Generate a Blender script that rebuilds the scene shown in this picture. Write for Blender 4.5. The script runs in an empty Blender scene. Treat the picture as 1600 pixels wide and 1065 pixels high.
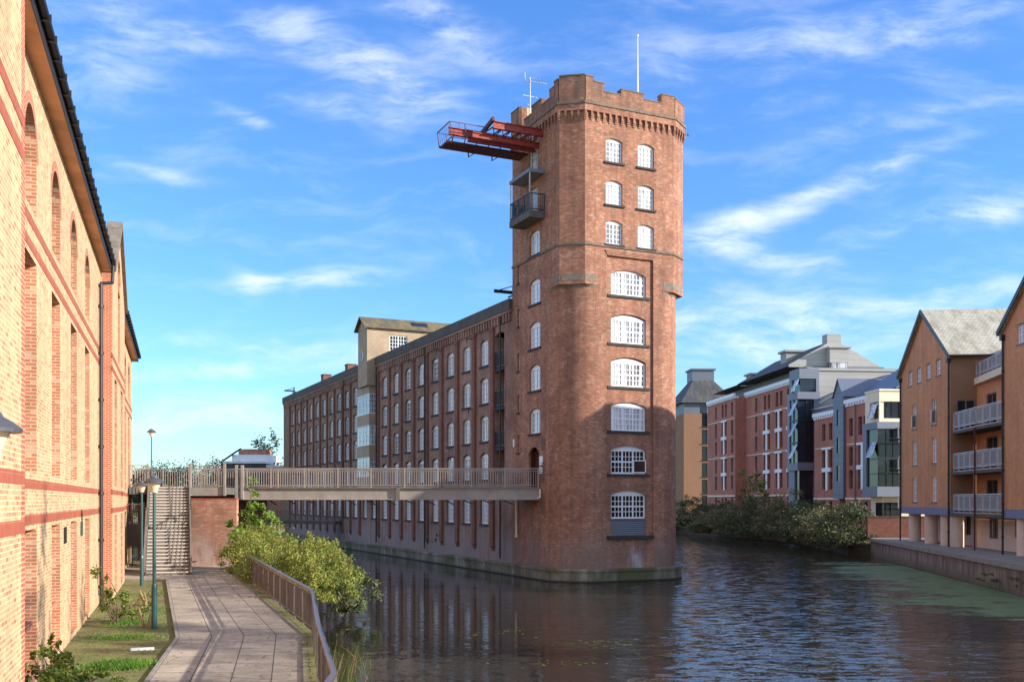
import bpy, math, random
from math import sin, cos, pi, sqrt, radians, atan2
from mathutils import Vector, Matrix
R = random.Random(7)
scene = bpy.context.scene
COL = scene.collection

# ------------------------------------------------------------------ helpers
def lin(r, g, b):
    f = lambda c: (c/255/12.92) if c/255 <= .04045 else ((c/255+.055)/1.055)**2.4
    return (f(r), f(g), f(b), 1)

class MB:
    """collects faces and links them as ONE mesh object"""
    def __init__(s):
        s.v = []; s.f = []; s.uv = []; s.m = []
    def face(s, pts, mi=0, uv=None):
        i = len(s.v); n = len(pts)
        s.v += [tuple(p) for p in pts]
        s.f.append(tuple(range(i, i+n)))
        if uv is None:
            nx = ny = nz = 0.
            for k in range(n):
                a = pts[k]; b = pts[(k+1) % n]
                nx += (a[1]-b[1])*(a[2]+b[2]); ny += (a[2]-b[2])*(a[0]+b[0]); nz += (a[0]-b[0])*(a[1]+b[1])
            L = sqrt(nx*nx+ny*ny+nz*nz) or 1
            nx /= L; ny /= L; nz /= L
            h = sqrt(nx*nx+ny*ny)
            if h > .25:
                tx, ty = -ny/h, nx/h
                uv = [(p[0]*tx+p[1]*ty, p[2]/h) for p in pts]
            else:
                uv = [(p[0], p[1]) for p in pts]
        s.uv += uv
        s.m.append(mi)
    def box(s, x0, x1, y0, y1, z0, z1, mi=0, skip=''):
        P = lambda x, y, z: (x, y, z)
        if 'x' not in skip: s.face([P(x0,y1,z0),P(x0,y0,z0),P(x0,y0,z1),P(x0,y1,z1)], mi)
        if 'X' not in skip: s.face([P(x1,y0,z0),P(x1,y1,z0),P(x1,y1,z1),P(x1,y0,z1)], mi)
        if 'y' not in skip: s.face([P(x0,y0,z0),P(x1,y0,z0),P(x1,y0,z1),P(x0,y0,z1)], mi)
        if 'Y' not in skip: s.face([P(x1,y1,z0),P(x0,y1,z0),P(x0,y1,z1),P(x1,y1,z1)], mi)
        if 'z' not in skip: s.face([P(x0,y1,z0),P(x1,y1,z0),P(x1,y0,z0),P(x0,y0,z0)], mi)
        if 'Z' not in skip: s.face([P(x0,y0,z1),P(x1,y0,z1),P(x1,y1,z1),P(x0,y1,z1)], mi)
    def bar(s, p, q, w, h=None, mi=0):
        """rectangular bar between two points, w sideways and h in the upright sense"""
        h = w if h is None else h
        p = Vector(p); q = Vector(q); d = (q-p).normalized()
        up = Vector((0,0,1)) if abs(d.z) < .95 else Vector((0,1,0))
        a = d.cross(up).normalized(); b = a.cross(d)
        a *= w/2; b *= h/2
        A = [p-a-b, p+a-b, p+a+b, p-a+b]; B = [q-a-b, q+a-b, q+a+b, q-a+b]
        for k in range(4):
            j = (k+1) % 4
            s.face([A[k], A[j], B[j], B[k]], mi)
        s.face(A[::-1], mi); s.face(B, mi)
    def tube(s, p, q, r0, r1=None, n=10, mi=0, caps=True):
        r1 = r0 if r1 is None else r1
        p = Vector(p); q = Vector(q); d = (q-p).normalized()
        up = Vector((0,0,1)) if abs(d.z) < .95 else Vector((0,1,0))
        a = d.cross(up).normalized(); b = a.cross(d)
        ring = lambda c, r: [c+a*(r*cos(2*pi*k/n))+b*(r*sin(2*pi*k/n)) for k in range(n)]
        A = ring(p, r0); B = ring(q, r1)
        for k in range(n):
            j = (k+1) % n
            s.face([A[k], A[j], B[j], B[k]], mi)
        if caps:
            s.face(A[::-1], mi); s.face(B, mi)
    def lathe(s, c, prof, n=16, mi=0):
        for (r0, z0), (r1, z1) in zip(prof, prof[1:]):
            for k in range(n):
                a0 = 2*pi*k/n; a1 = 2*pi*(k+1)/n
                P = lambda r, a, z: (c[0]+r*cos(a), c[1]+r*sin(a), c[2]+z)
                s.face([P(r0,a0,z0), P(r0,a1,z0), P(r1,a1,z1), P(r1,a0,z1)], mi)
    def prism(s, poly, z0, z1, mi=0, top=True, bottom=True, mtop=None):
        n = len(poly)
        for k in range(n):
            a = poly[k]; b = poly[(k+1) % n]
            s.face([(a[0],a[1],z0),(b[0],b[1],z0),(b[0],b[1],z1),(a[0],a[1],z1)], mi)
        if top: s.face([(p[0],p[1],z1) for p in poly], mi if mtop is None else mtop)
        if bottom: s.face([(p[0],p[1],z0) for p in poly[::-1]], mi)
    def build(s, name, mats, parent=None, loc=(0,0,0), rz=0, smooth=False):
        me = bpy.data.meshes.new(name)
        me.from_pydata(s.v, [], s.f)
        ul = me.uv_layers.new(name='UVMap')
        flat = [c for t in s.uv for c in t]
        ul.data.foreach_set('uv', flat)
        if not isinstance(mats, (list, tuple)): mats = [mats]
        for m in mats: me.materials.append(m)
        me.polygons.foreach_set('material_index', s.m)
        if smooth: me.polygons.foreach_set('use_smooth', [True]*len(s.f))
        me.update()
        o = bpy.data.objects.new(name, me)
        COL.objects.link(o)
        o.location = loc; o.rotation_euler = (0,0,rz)
        if parent: o.parent = parent
        return o

def smooth_merge(o, dist=.0005):
    import bmesh
    bm = bmesh.new(); bm.from_mesh(o.data)
    bmesh.ops.remove_doubles(bm, verts=bm.verts, dist=dist)
    bm.to_mesh(o.data); bm.free()
    for p in o.data.polygons: p.use_smooth = True

def tag(o, label, cat, group=None):
    o['label'] = label; o['category'] = cat
    if group: o['group'] = group
    return o
def thing(name, label, cat, loc=(0,0,0), rz=0, group=None):
    o = bpy.data.objects.new(name, None); COL.objects.link(o)
    o.empty_display_size = .5
    o.location = loc; o.rotation_euler = (0,0,rz)
    return tag(o, label, cat, group)
def structure(o): o['kind'] = 'structure'; return o
def stuff(o): o['kind'] = 'stuff'; return o
def dup(o, parent=None, loc=None, rz=None):
    c = o.copy(); COL.objects.link(c)
    c.parent = parent
    if loc is not None: c.location = loc
    if rz is not None: c.rotation_euler = (0,0,rz)
    for ch in list(o.children): dup(ch, c)
    return c
def kill(o):
    for ch in list(o.children): kill(ch)
    bpy.data.objects.remove(o)

def arc_pts(w, rise, n=8):
    """(x, dz) points of a segmental arch of width w, dz measured from the spring line"""
    Rr = (w*w/4+rise*rise)/(2*rise)
    return [(-w/2+w*k/n, sqrt(max(0, Rr*Rr-(-w/2+w*k/n)**2))-(Rr-rise)) for k in range(n+1)]

def wall(mb, plane, pos, out, a0, a1, z0, z1, ops=(), rev=.15, mi=0, rmi=None, na=8):
    """upright wall with real openings (a0,a1,z0,z1[,rise]) and reveals going inward"""
    rmi = mi if rmi is None else rmi
    def P(a, z, d=0):
        return (pos-out*d, a, z) if plane == 'x' else (a, pos-out*d, z)
    def F(pts, m=mi):
        mb.face(pts, m)
    us = sorted({a0, a1, *[c for o in ops for c in o[:2]]}); us = [u for u in us if a0-1e-6 <= u <= a1+1e-6]
    zs = sorted({z0, z1, *[c for o in ops for c in o[2:4]]}); zs = [z for z in zs if z0-1e-6 <= z <= z1+1e-6]
    for i in range(len(us)-1):
        run = None
        for j in range(len(zs)-1):
            cu = (us[i]+us[i+1])/2; cz = (zs[j]+zs[j+1])/2
            hole = any(o[0] < cu < o[1] and o[2] < cz < o[3] for o in ops)
            if hole:
                if run is not None: F([P(us[i],run),P(us[i+1],run),P(us[i+1],zs[j]),P(us[i],zs[j])]); run = None
            elif run is None: run = zs[j]
        if run is not None: F([P(us[i],run),P(us[i+1],run),P(us[i+1],zs[-1]),P(us[i],zs[-1])])
    for o in ops:
        b0, b1, c0, c1 = o[:4]; rise = o[4] if len(o) > 4 else 0
        sp = c1-rise
        for b in (b0, b1): F([P(b,c0),P(b,c0,rev),P(b,sp,rev),P(b,sp)], rmi)
        F([P(b0,c0),P(b1,c0),P(b1,c0,rev),P(b0,c0,rev)], rmi)
        if rise:
            m = (b0+b1)/2
            A = [(m+x, sp+dz) for x, dz in arc_pts(b1-b0, rise, na)]
            for (x0, e0), (x1, e1) in zip(A, A[1:]):
                F([P(x0,e0),P(x1,e1),P(x1,c1),P(x0,c1)] if min(c1-e0, c1-e1) > 1e-5 else
                  ([P(x0,e0),P(x1,e1),P(x0,c1)] if c1-e0 > 1e-5 else [P(x0,e0),P(x1,e1),P(x1,c1)]))
                F([P(x0,e0),P(x1,e1),P(x1,e1,rev),P(x0,e0,rev)], rmi)
        else:
            F([P(b0,c1),P(b1,c1),P(b1,c1,rev),P(b0,c1,rev)], rmi)

# ------------------------------------------------------------------ materials
def newmat(name):
    m = bpy.data.materials.new(name); m.use_nodes = True
    nt = m.node_tree; b = nt.nodes['Principled BSDF']
    return m, nt, b
def N(nt, typ, **kw):
    n = nt.nodes.new(typ)
    for k, v in kw.items():
        if isinstance(k, str) and hasattr(n, k): setattr(n, k, v)
    return n
def noise(nt, co, scale, detail=4, rough=.6, dist=0):
    n = N(nt, 'ShaderNodeTexNoise'); n.inputs['Scale'].default_value = scale
    n.inputs['Detail'].default_value = detail; n.inputs['Roughness'].default_value = rough
    n.inputs['Distortion'].default_value = dist
    nt.links.new(co, n.inputs['Vector']); return n.outputs['Fac']
def ramp(nt, fac, stops):
    r = N(nt, 'ShaderNodeValToRGB'); e = r.color_ramp.elements
    while len(e) < len(stops): e.new(.5)
    for k, (p, c) in enumerate(stops):
        e[k].position = p; e[k].color = c if len(c) == 4 else (*c, 1)
    nt.links.new(fac, r.inputs['Fac']); return r.outputs['Color']
def g(v): return (v, v, v, 1)
def mixc(nt, a, b, fac, mode='MIX'):
    m = N(nt, 'ShaderNodeMix', data_type='RGBA', blend_type=mode)
    for sock, val in ((m.inputs[6], a), (m.inputs[7], b), (m.inputs[0], fac)):
        if isinstance(val, (tuple, list)): sock.default_value = val
        elif isinstance(val, (int, float)): sock.default_value = val
        else: nt.links.new(val, sock)
    return m.outputs[2]
def math_(nt, op, a, b=None, c=None):
    m = N(nt, 'ShaderNodeMath', operation=op)
    for i, v in enumerate((a, b, c)):
        if v is None: continue
        if isinstance(v, (int, float)): m.inputs[i].default_value = v
        else: nt.links.new(v, m.inputs[i])
    return m.outputs[0]
def maprange(nt, v, a, b, c, d, smooth=True):
    m = N(nt, 'ShaderNodeMapRange')
    if smooth: m.interpolation_type = 'SMOOTHSTEP'
    nt.links.new(v, m.inputs[0])
    for i, x in enumerate((a, b, c, d)): m.inputs[i+1].default_value = x
    return m.outputs[0]
def texco(nt, kind='Object'):
    return N(nt, 'ShaderNodeTexCoord').outputs[kind]
def mapping(nt, co, scale=(1,1,1), rot=(0,0,0), loc=(0,0,0), kind='POINT'):
    m = N(nt, 'ShaderNodeMapping', vector_type=kind)
    m.inputs['Location'].default_value = loc; m.inputs['Rotation'].default_value = rot; m.inputs['Scale'].default_value = scale
    nt.links.new(co, m.inputs['Vector']); return m.outputs[0]
def bump(nt, b, h, strength=.3, dist=.02):
    n = N(nt, 'ShaderNodeBump'); n.inputs['Strength'].default_value = strength; n.inputs['Distance'].default_value = dist
    nt.links.new(h, n.inputs['Height']); nt.links.new(n.outputs[0], b.inputs['Normal'])
def sepz(nt, co, i=2):
    s = N(nt, 'ShaderNodeSeparateXYZ'); nt.links.new(co, s.inputs[0]); return s.outputs[i]

def plain(name, c, rough=.7, metal=0, var=.15, vs=1.5, spec=.5, alpha=1):
    m, nt, b = newmat(name)
    co = texco(nt)
    f = noise(nt, co, vs, 5, .65)
    lo = tuple(x*(1-var) for x in c[:3])+(1,); hi = tuple(min(1, x*(1+var)) for x in c[:3])+(1,)
    nt.links.new(ramp(nt, f, [(.3, lo), (.7, hi)]), b.inputs['Base Color'])
    b.inputs['Roughness'].default_value = rough; b.inputs['Metallic'].default_value = metal
    b.inputs['Specular IOR Level'].default_value = spec
    b.inputs['Alpha'].default_value = alpha
    return m

def brick(name, c1, c2, mortar, bw=.225, bh=.075, ms=.011, pale=None, stain=None, var=.25, odd=None, grime=0, patch=None, salt=None):
    """odd = colour of scattered odd bricks, pale/stain = (colour, z0, z1, strength) streaky marks low on a wall"""
    m, nt, b = newmat(name)
    uv = texco(nt, 'UV'); co = texco(nt)
    br = N(nt, 'ShaderNodeTexBrick'); br.inputs['Scale'].default_value = 1
    br.inputs['Brick Width'].default_value = bw; br.inputs['Row Height'].default_value = bh
    br.inputs['Mortar Size'].default_value = ms; br.inputs['Mortar Smooth'].default_value = .15
    br.inputs['Color1'].default_value = c1; br.inputs['Color2'].default_value = c2; br.inputs['Mortar'].default_value = mortar
    br.inputs['Bias'].default_value = -.1
    nt.links.new(uv, br.inputs['Vector'])
    col = br.outputs['Color']
    if odd:
        # whole bricks of another firing: a second brick texture decides which
        b2 = N(nt, 'ShaderNodeTexBrick'); b2.inputs['Scale'].default_value = 1
        b2.inputs['Brick Width'].default_value = bw; b2.inputs['Row Height'].default_value = bh
        b2.inputs['Mortar Size'].default_value = 0
        b2.inputs['Color1'].default_value = g(0); b2.inputs['Color2'].default_value = g(1); b2.inputs['Bias'].default_value = 0
        nt.links.new(uv, b2.inputs['Vector'])
        f = maprange(nt, b2.outputs['Color'], .68, .95, 0, .72)
        col = mixc(nt, col, odd, math_(nt, 'MULTIPLY', f, math_(nt, 'SUBTRACT', 1, br.outputs['Fac'])))
    f1 = noise(nt, co, .3, 6, .7); f2 = noise(nt, co, 3.2, 4, .6)
    col = mixc(nt, col, ramp(nt, f1, [(.3, g(1-var)), (.7, g(1+var*.6))]), 1, 'MULTIPLY')
    col = mixc(nt, col, ramp(nt, f2, [(.3, g(1-var*.7)), (.72, g(1+var*.5))]), 1, 'MULTIPLY')
    sc = mapping(nt, co, (1.3, 1.3, .22))
    if salt:       # one run of white salts below a sill
        sx, hw, za, zb = salt
        dx = math_(nt, 'ABSOLUTE', math_(nt, 'SUBTRACT', sepz(nt, co, 0), sx))
        k = math_(nt, 'MULTIPLY', maprange(nt, dx, 0, hw, 1, 0), maprange(nt, sepz(nt, co), za, zb, 1, 0))
        k = math_(nt, 'MULTIPLY', k, maprange(nt, noise(nt, mapping(nt, co, (5, 5, .6)), 1.0, 4), .35, .6, 0, 1))
        k = math_(nt, 'MULTIPLY', k, maprange(nt, sepz(nt, co, 1), .0, .5, 1, 0))
        col = mixc(nt, col, lin(214,208,214), math_(nt, 'MINIMUM', math_(nt, 'MULTIPLY', k, 2.2), .8))
    if patch:      # areas of duller, sootier or relaid brick
        fp = noise(nt, mapping(nt, co, (.22, .22, .30)), 1.0, 7, .72, .6)
        col = mixc(nt, col, patch, maprange(nt, fp, .47, .62, 0, .55))
        fq = noise(nt, mapping(nt, co, (.5, .5, 1.1), (0,0,0), (7,3,1)), 1.0, 5, .7, .4)
        col = mixc(nt, col, mixc(nt, c1, mortar, .45), maprange(nt, fq, .56, .70, 0, .5))
    if grime:      # damp and soot running down
        fg = noise(nt, mapping(nt, co, (2.0, 2.0, .10)), 1.0, 5, .65)
        col = mixc(nt, col, ramp(nt, fg, [(.36, g(1-grime)), (.58, g(1.06))]), 1, 'MULTIPLY')
    for mk in (pale, stain):
        if mk:
            c, za, zb, st = mk
            f = noise(nt, sc, 1.0, 5, .7)
            f = maprange(nt, f, .36, .60, 0, 1)
            h = maprange(nt, sepz(nt, co), za, zb, 1, 0)
            col = mixc(nt, col, c, math_(nt, 'MULTIPLY', math_(nt, 'MULTIPLY', f, h), st))
    nt.links.new(col, b.inputs['Base Color'])
    b.inputs['Roughness'].default_value = .88; b.inputs['Specular IOR Level'].default_value = .25
    hgt = math_(nt, 'ADD', math_(nt, 'MULTIPLY', br.outputs['Fac'], -1), math_(nt, 'MULTIPLY', f2, .6))
    bump(nt, b, hgt, .35, .008)
    return m

def glass(name, c, rough=.06, spec=.8, curtain=None):
    m, nt, b = newmat(name)
    co = texco(nt)
    if curtain:
        w = noise(nt, mapping(nt, co, (9, 9, .3)), 1.0, 2, .5)
        oi = N(nt, 'ShaderNodeObjectInfo').outputs['Random']
        f = maprange(nt, w, .42, .58, 0, 1)
        f2 = math_(nt, 'MULTIPLY', f, maprange(nt, oi, .1, .7, .25, 1))
        nt.links.new(mixc(nt, c, curtain, f2), b.inputs['Base Color'])
    else:
        f = noise(nt, co, .8, 2)
        nt.links.new(ramp(nt, f, [(.35, tuple(x*.6 for x in c[:3])+(1,)), (.65, c)]), b.inputs['Base Color'])
    b.inputs['Roughness'].default_value = rough; b.inputs['Specular IOR Level'].default_value = spec
    b.inputs['Coat Weight'].default_value = .6 if curtain else 0; b.inputs['Coat Roughness'].default_value = .02
    bump(nt, b, noise(nt, co, 1.2, 1), .06, .05)
    return m

def leaf(name, cs, rough=.55, trans=.25):
    m, nt, b = newmat(name)
    co = texco(nt)
    gi = N(nt, 'ShaderNodeNewGeometry').outputs['Random Per Island']
    c1 = ramp(nt, gi, [(k/(len(cs)-1) if len(cs) > 1 else 0, c) for k, c in enumerate(cs)])
    f = noise(nt, co, .9, 3)
    c2 = mixc(nt, c1, ramp(nt, f, [(.3, g(.62)), (.7, g(1.3))]), 1, 'MULTIPLY')
    nt.links.new(c2, b.inputs['Base Color'])
    b.inputs['Roughness'].default_value = rough; b.inputs['Specular IOR Level'].default_value = .3
    tr = N(nt, 'ShaderNodeBsdfTranslucent'); nt.links.new(c2, tr.inputs['Color'])
    mx = N(nt, 'ShaderNodeMixShader'); mx.inputs[0].default_value = trans
    nt.links.new(b.outputs[0], mx.inputs[1]); nt.links.new(tr.outputs[0], mx.inputs[2])
    nt.links.new(mx.outputs[0], nt.nodes['Material Output'].inputs['Surface'])
    return m

M = {}
M['mill'] = brick('mill_brick', lin(184,118,90), lin(138,84,64), lin(166,140,120), pale=(lin(190,174,164), .3, 3.6, .6), stain=(lin(84,64,54), .2, 3.2, .6), var=.3, odd=lin(206,162,134), grime=.20, patch=lin(122,84,72), salt=(4.75, .75, .6, 2.6))
M['mill_wing'] = brick('mill_wing_brick', lin(174,130,112), lin(148,108,94), lin(156,134,120), pale=(lin(192,180,178), 1.0, 3.6, 1.0), stain=(lin(88,66,60), .4, 5.2, .6), var=.26, odd=lin(176,134,114), grime=.22, patch=lin(118,86,74))
M['mill_top'] = brick('sooty_mill_brick', lin(170,112,88), lin(130,84,66), lin(148,126,108), var=.3, odd=lin(186,146,120), grime=.25, patch=lin(104,84,74))
M['nosing'] = plain('stair_nosing', lin(206,196,178), .8, var=.12)
M['mill_end'] = brick('mill_end_brick', lin(150,122,96), lin(132,106,84), lin(140,122,104))
M['pilaster'] = brick('pilaster_brick', lin(150,98,82), lin(132,84,72), lin(126,102,90), var=.24)
M['cream'] = brick('cream_brick', lin(212,172,128), lin(190,142,100), lin(216,190,154), var=.2, odd=lin(174,116,88), grime=.10)
M['red'] = brick('red_brick', lin(184,104,78), lin(166,90,68), lin(204,166,138), var=.15)
M['redband'] = brick('red_header_brick', lin(172,90,68), lin(154,80,62), lin(174,116,92), bw=.075, bh=.225, ms=.008, var=.15)
M['jamb'] = brick('jamb_brick', lin(200,128,90), lin(178,102,72), lin(212,184,156), var=.2, odd=lin(222,184,148))
M['wallbrick'] = brick('garden_wall_brick', lin(188,116,88), lin(168,98,76), lin(196,168,148), var=.3, odd=lin(206,168,140), patch=lin(128,104,78), pale=(lin(206,184,172), 1.2, 3.6, .8))
M['orange'] = brick('orange_brick', lin(230,164,114), lin(220,152,104), lin(196,150,118), var=.16, grime=.12)
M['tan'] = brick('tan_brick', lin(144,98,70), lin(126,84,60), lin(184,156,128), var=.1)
M['redflat'] = brick('flats_brick', lin(200,130,110), lin(184,116,98), lin(160,122,106), var=.2, grime=.12)
M['quay'] = brick('quay_brick', lin(134,98,88), lin(112,82,74), lin(124,110,100), pale=(lin(176,160,148), .6, 1.7, .7), stain=(lin(84,90,44), -.1, .95, .9), var=.35)
M['conc'] = plain('concrete', lin(150,142,130), .85, var=.22, vs=2.2)
M['concdark'] = plain('dark_concrete', lin(96,92,86), .85, var=.25, vs=2)
M['stone'] = plain('mossy_stone', lin(128,116,100), .9, var=.35, vs=2.5)
M['sill'] = plain('dark_stone', lin(62,58,56), .85, var=.25, vs=3)
M['string'] = plain('string_stone', lin(120,104,88), .85, var=.35, vs=3)
M['coping'] = plain('coping_stone', lin(84,78,74), .85, var=.3, vs=1.5)
M['white'] = plain('white_paint', lin(236,236,236), .45, var=.04)
M['cream_r'] = plain('cream_render', lin(240,226,196), .8, var=.06)
M['pink_r'] = plain('pink_render', lin(232,206,186), .85, var=.1, vs=.8)
M['glass'] = glass('window_glass', lin(168,171,180), curtain=lin(232,233,237))  # pale pane colour holds reflected sky as well as white blinds
M['glassd'] = glass('dark_window_glass', lin(40,43,50), .08, .45)
M['glassb'] = glass('tinted_glass', lin(44,52,64), .05, .5)
M['glassw'] = glass('curtained_glass', lin(104,104,108), curtain=lin(226,224,220))
M['black'] = plain('black_iron', lin(34,34,36), .45, var=.2)
M['steelgrey'] = plain('galvanised_steel', lin(186,187,190), .5, .1, var=.12)
M['gantry'] = plain('red_oxide_steel', lin(150,56,44), .65, var=.5, vs=5)
M['gantryd'] = plain('rusty_steel', lin(88,40,38), .65, var=.35, vs=3)
M['taupe'] = plain('taupe_paint', lin(160,148,136), .6, var=.2, vs=1.1)
M['tauped'] = plain('brown_paint', lin(120,108,100), .6, var=.25, vs=2)
M['teal'] = plain('teal_paint', lin(46,88,88), .4, var=.12)
M['lampbody'] = plain('cream_lamp_glass', lin(226,206,180), .35, var=.05)
M['lampcap'] = plain('grey_lamp_cap', lin(92,94,98), .45, .3, var=.1)
M['bluegrey'] = plain('blue_grey_cladding', lin(120,126,138), .55, var=.06)
M['band'] = plain('blue_band', lin(124,128,156), .7, var=.08)
M['sofbrown'] = plain('soffit_board', lin(206,150,108), .6, var=.38, vs=.55)  # broad dark patches in the colour imitate shadow on the soffit
M['tile'] = plain('dark_roof_tile', lin(74,60,56), .8, var=.3, vs=3)
M['brownmesh'] = plain('brown_mesh_panel', lin(136,112,100), .7, var=.2, vs=1.2, alpha=.78)
M['balcony_glass'] = plain('balcony_panel', lin(150,148,146), .6, var=.15, alpha=.86, spec=.2)
M['wood'] = plain('bark', lin(104,84,64), .9, var=.3, vs=6)
M['rail'] = plain('handrail_steel', lin(132,128,130), .35, .7, var=.1)

def lap(name, c, step=.45, rough=.5, metal=.1, axis=2):
    """lapped cladding, shadow lines at the laps darkened in the colour and bumped"""
    m, nt, b = newmat(name)
    uv = texco(nt, 'UV'); co = texco(nt)
    v = sepz(nt, uv, 1)
    fr = math_(nt, 'FRACT', math_(nt, 'DIVIDE', v, step))
    lap_shadow = maprange(nt, fr, .0, .09, 1, 0)
    f = noise(nt, co, .6, 4)
    col = ramp(nt, f, [(.3, tuple(x*.88 for x in c[:3])+(1,)), (.7, c)])
    col = mixc(nt, col, tuple(x*.45 for x in c[:3])+(1,), lap_shadow)  # shade under each lap put into the colour
    nt.links.new(col, b.inputs['Base Color'])
    b.inputs['Roughness'].default_value = rough; b.inputs['Metallic'].default_value = metal
    bump(nt, b, fr, .5, .03)
    return m
M['lapgrey'] = lap('lapped_zinc', lin(172,170,164), .8, .7, 0)
M['lapblue'] = lap('lapped_blue_grey', lin(112,117,128), .9)
def seam(name, c):
    m, nt, b = newmat(name)
    uv = texco(nt, 'UV'); co = texco(nt)
    fr = math_(nt, 'FRACT', math_(nt, 'DIVIDE', sepz(nt, uv, 0), .62))
    j = maprange(nt, fr, 0, .08, 1, 0)
    nt.links.new(mixc(nt, mixc(nt, c, tuple(x*1.2 for x in c[:3])+(1,), noise(nt, co, .5)), tuple(x*.5 for x in c[:3])+(1,), j), b.inputs['Base Color'])
    b.inputs['Roughness'].default_value = .45; b.inputs['Metallic'].default_value = .15
    bump(nt, b, j, .6, .04); return m
M['seam'] = seam('standing_seam_metal', lin(104,112,128))
def slate(name, c1, c2, streak):
    m, nt, b = newmat(name)
    uv = texco(nt, 'UV'); co = texco(nt)
    br = N(nt, 'ShaderNodeTexBrick'); br.inputs['Scale'].default_value = 1
    br.inputs['Brick Width'].default_value = .3; br.inputs['Row Height'].default_value = .26; br.inputs['Mortar Size'].default_value = .014
    br.inputs['Color1'].default_value = c1; br.inputs['Color2'].default_value = c2; br.inputs['Mortar'].default_value = tuple(x*.35 for x in c1[:3])+(1,)
    nt.links.new(uv, br.inputs['Vector'])
    f = noise(nt, mapping(nt, uv, (.9, .25, 1)), 1.3, 6, .7)
    f = maprange(nt, f, .4, .68, 0, .85)
    nt.links.new(mixc(nt, br.outputs['Color'], streak, f), b.inputs['Base Color'])
    b.inputs['Roughness'].default_value = .75
    v = math_(nt, 'FRACT', math_(nt, 'DIVIDE', sepz(nt, uv, 1), .26))
    bump(nt, b, v, .5, .02)
    return m
M['slate_pale'] = slate('weathered_slate', lin(206,200,180), lin(190,184,164), lin(140,130,108))
M['slate'] = slate('dark_slate', lin(76,77,80), lin(64,65,69), lin(98,95,88))
M['slate_moss'] = slate('mossy_slate', lin(104,96,78), lin(92,84,70), lin(126,112,70))
def tileblock(name, c):
    m, nt, b = newmat(name)
    uv = texco(nt, 'UV'); co = texco(nt)
    br = N(nt, 'ShaderNodeTexBrick'); br.inputs['Scale'].default_value = 1
    br.inputs['Brick Width'].default_value = .4; br.inputs['Row Height'].default_value = .22; br.inputs['Mortar Size'].default_value = .012
    br.inputs['Color1'].default_value = c; br.inputs['Color2'].default_value = tuple(x*.88 for x in c[:3])+(1,); br.inputs['Mortar'].default_value = tuple(x*.6 for x in c[:3])+(1,)
    nt.links.new(uv, br.inputs['Vector'])
    nt.links.new(mixc(nt, br.outputs['Color'], ramp(nt, noise(nt, co, .8, 4), [(.3, g(.8)), (.7, g(1.1))]), 1, 'MULTIPLY'), b.inputs['Base Color'])
    b.inputs['Roughness'].default_value = .85; return m
M['lucam'] = tileblock('tan_tile_hanging', lin(186,162,134))

def paving():
    m, nt, b = newmat('paving_slabs')
    uv = texco(nt, 'UV'); co = texco(nt)
    br = N(nt, 'ShaderNodeTexBrick'); br.inputs['Scale'].default_value = 1
    br.inputs['Brick Width'].default_value = .85; br.inputs['Row Height'].default_value = 1.2
    br.inputs['Mortar Size'].default_value = .014; br.offset = 0
    br.inputs['Color1'].default_value = lin(186,172,150); br.inputs['Color2'].default_value = lin(170,157,138); br.inputs['Mortar'].default_value = lin(92,84,72)
    nt.links.new(uv, br.inputs['Vector'])
    f1 = noise(nt, co, .5, 6, .7); f2 = noise(nt, co, 6, 4, .7)
    c = mixc(nt, br.outputs['Color'], ramp(nt, f1, [(.32, g(.66)), (.66, g(1.16))]), 1, 'MULTIPLY')
    c = mixc(nt, c, ramp(nt, f2, [(.3, g(.76)), (.7, g(1.12))]), 1, 'MULTIPLY')
    # moss creeping in from the railing side (uv x above 3.0)
    e = maprange(nt, sepz(nt, uv, 0), 2.75, 3.45, 0, 1)
    mo = maprange(nt, math_(nt, 'MULTIPLY', e, math_(nt, 'ADD', f2, f1)), .5, .95, 0, .85)
    c = mixc(nt, c, lin(92,96,52), mo)
    nt.links.new(c, b.inputs['Base Color']); b.inputs['Roughness'].default_value = .85
    bump(nt, b, math_(nt, 'ADD', math_(nt, 'MULTIPLY', br.outputs['Fac'], -1), math_(nt, 'MULTIPLY', f2, .5)), .35, .015)
    return m
M['paving'] = paving()
def ground():
    m, nt, b = newmat('mossy_earth')
    co = texco(nt)
    f1 = noise(nt, co, .35, 6, .7, .4); f2 = noise(nt, co, 2.2, 6, .75); f3 = noise(nt, co, 14, 3, .7)
    c = ramp(nt, f1, [(.34, lin(104,88,60)), (.46, lin(128,118,66)), (.56, lin(120,128,64)), (.68, lin(150,134,90))])
    c = mixc(nt, c, ramp(nt, f2, [(.36, lin(92,78,54)), (.6, lin(132,138,70))]), .45)
    c = mixc(nt, c, ramp(nt, f3, [(.3, g(.6)), (.7, g(1.3))]), 1, 'MULTIPLY')
    nt.links.new(c, b.inputs['Base Color']); b.inputs['Roughness'].default_value = .95
    bump(nt, b, math_(nt, 'ADD', f2, math_(nt, 'MULTIPLY', f3, .6)), .9, .06)
    return m
M['ground'] = ground()
M['bank'] = plain('bank_earth', lin(70,62,46), .95, var=.4, vs=1.2)
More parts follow.
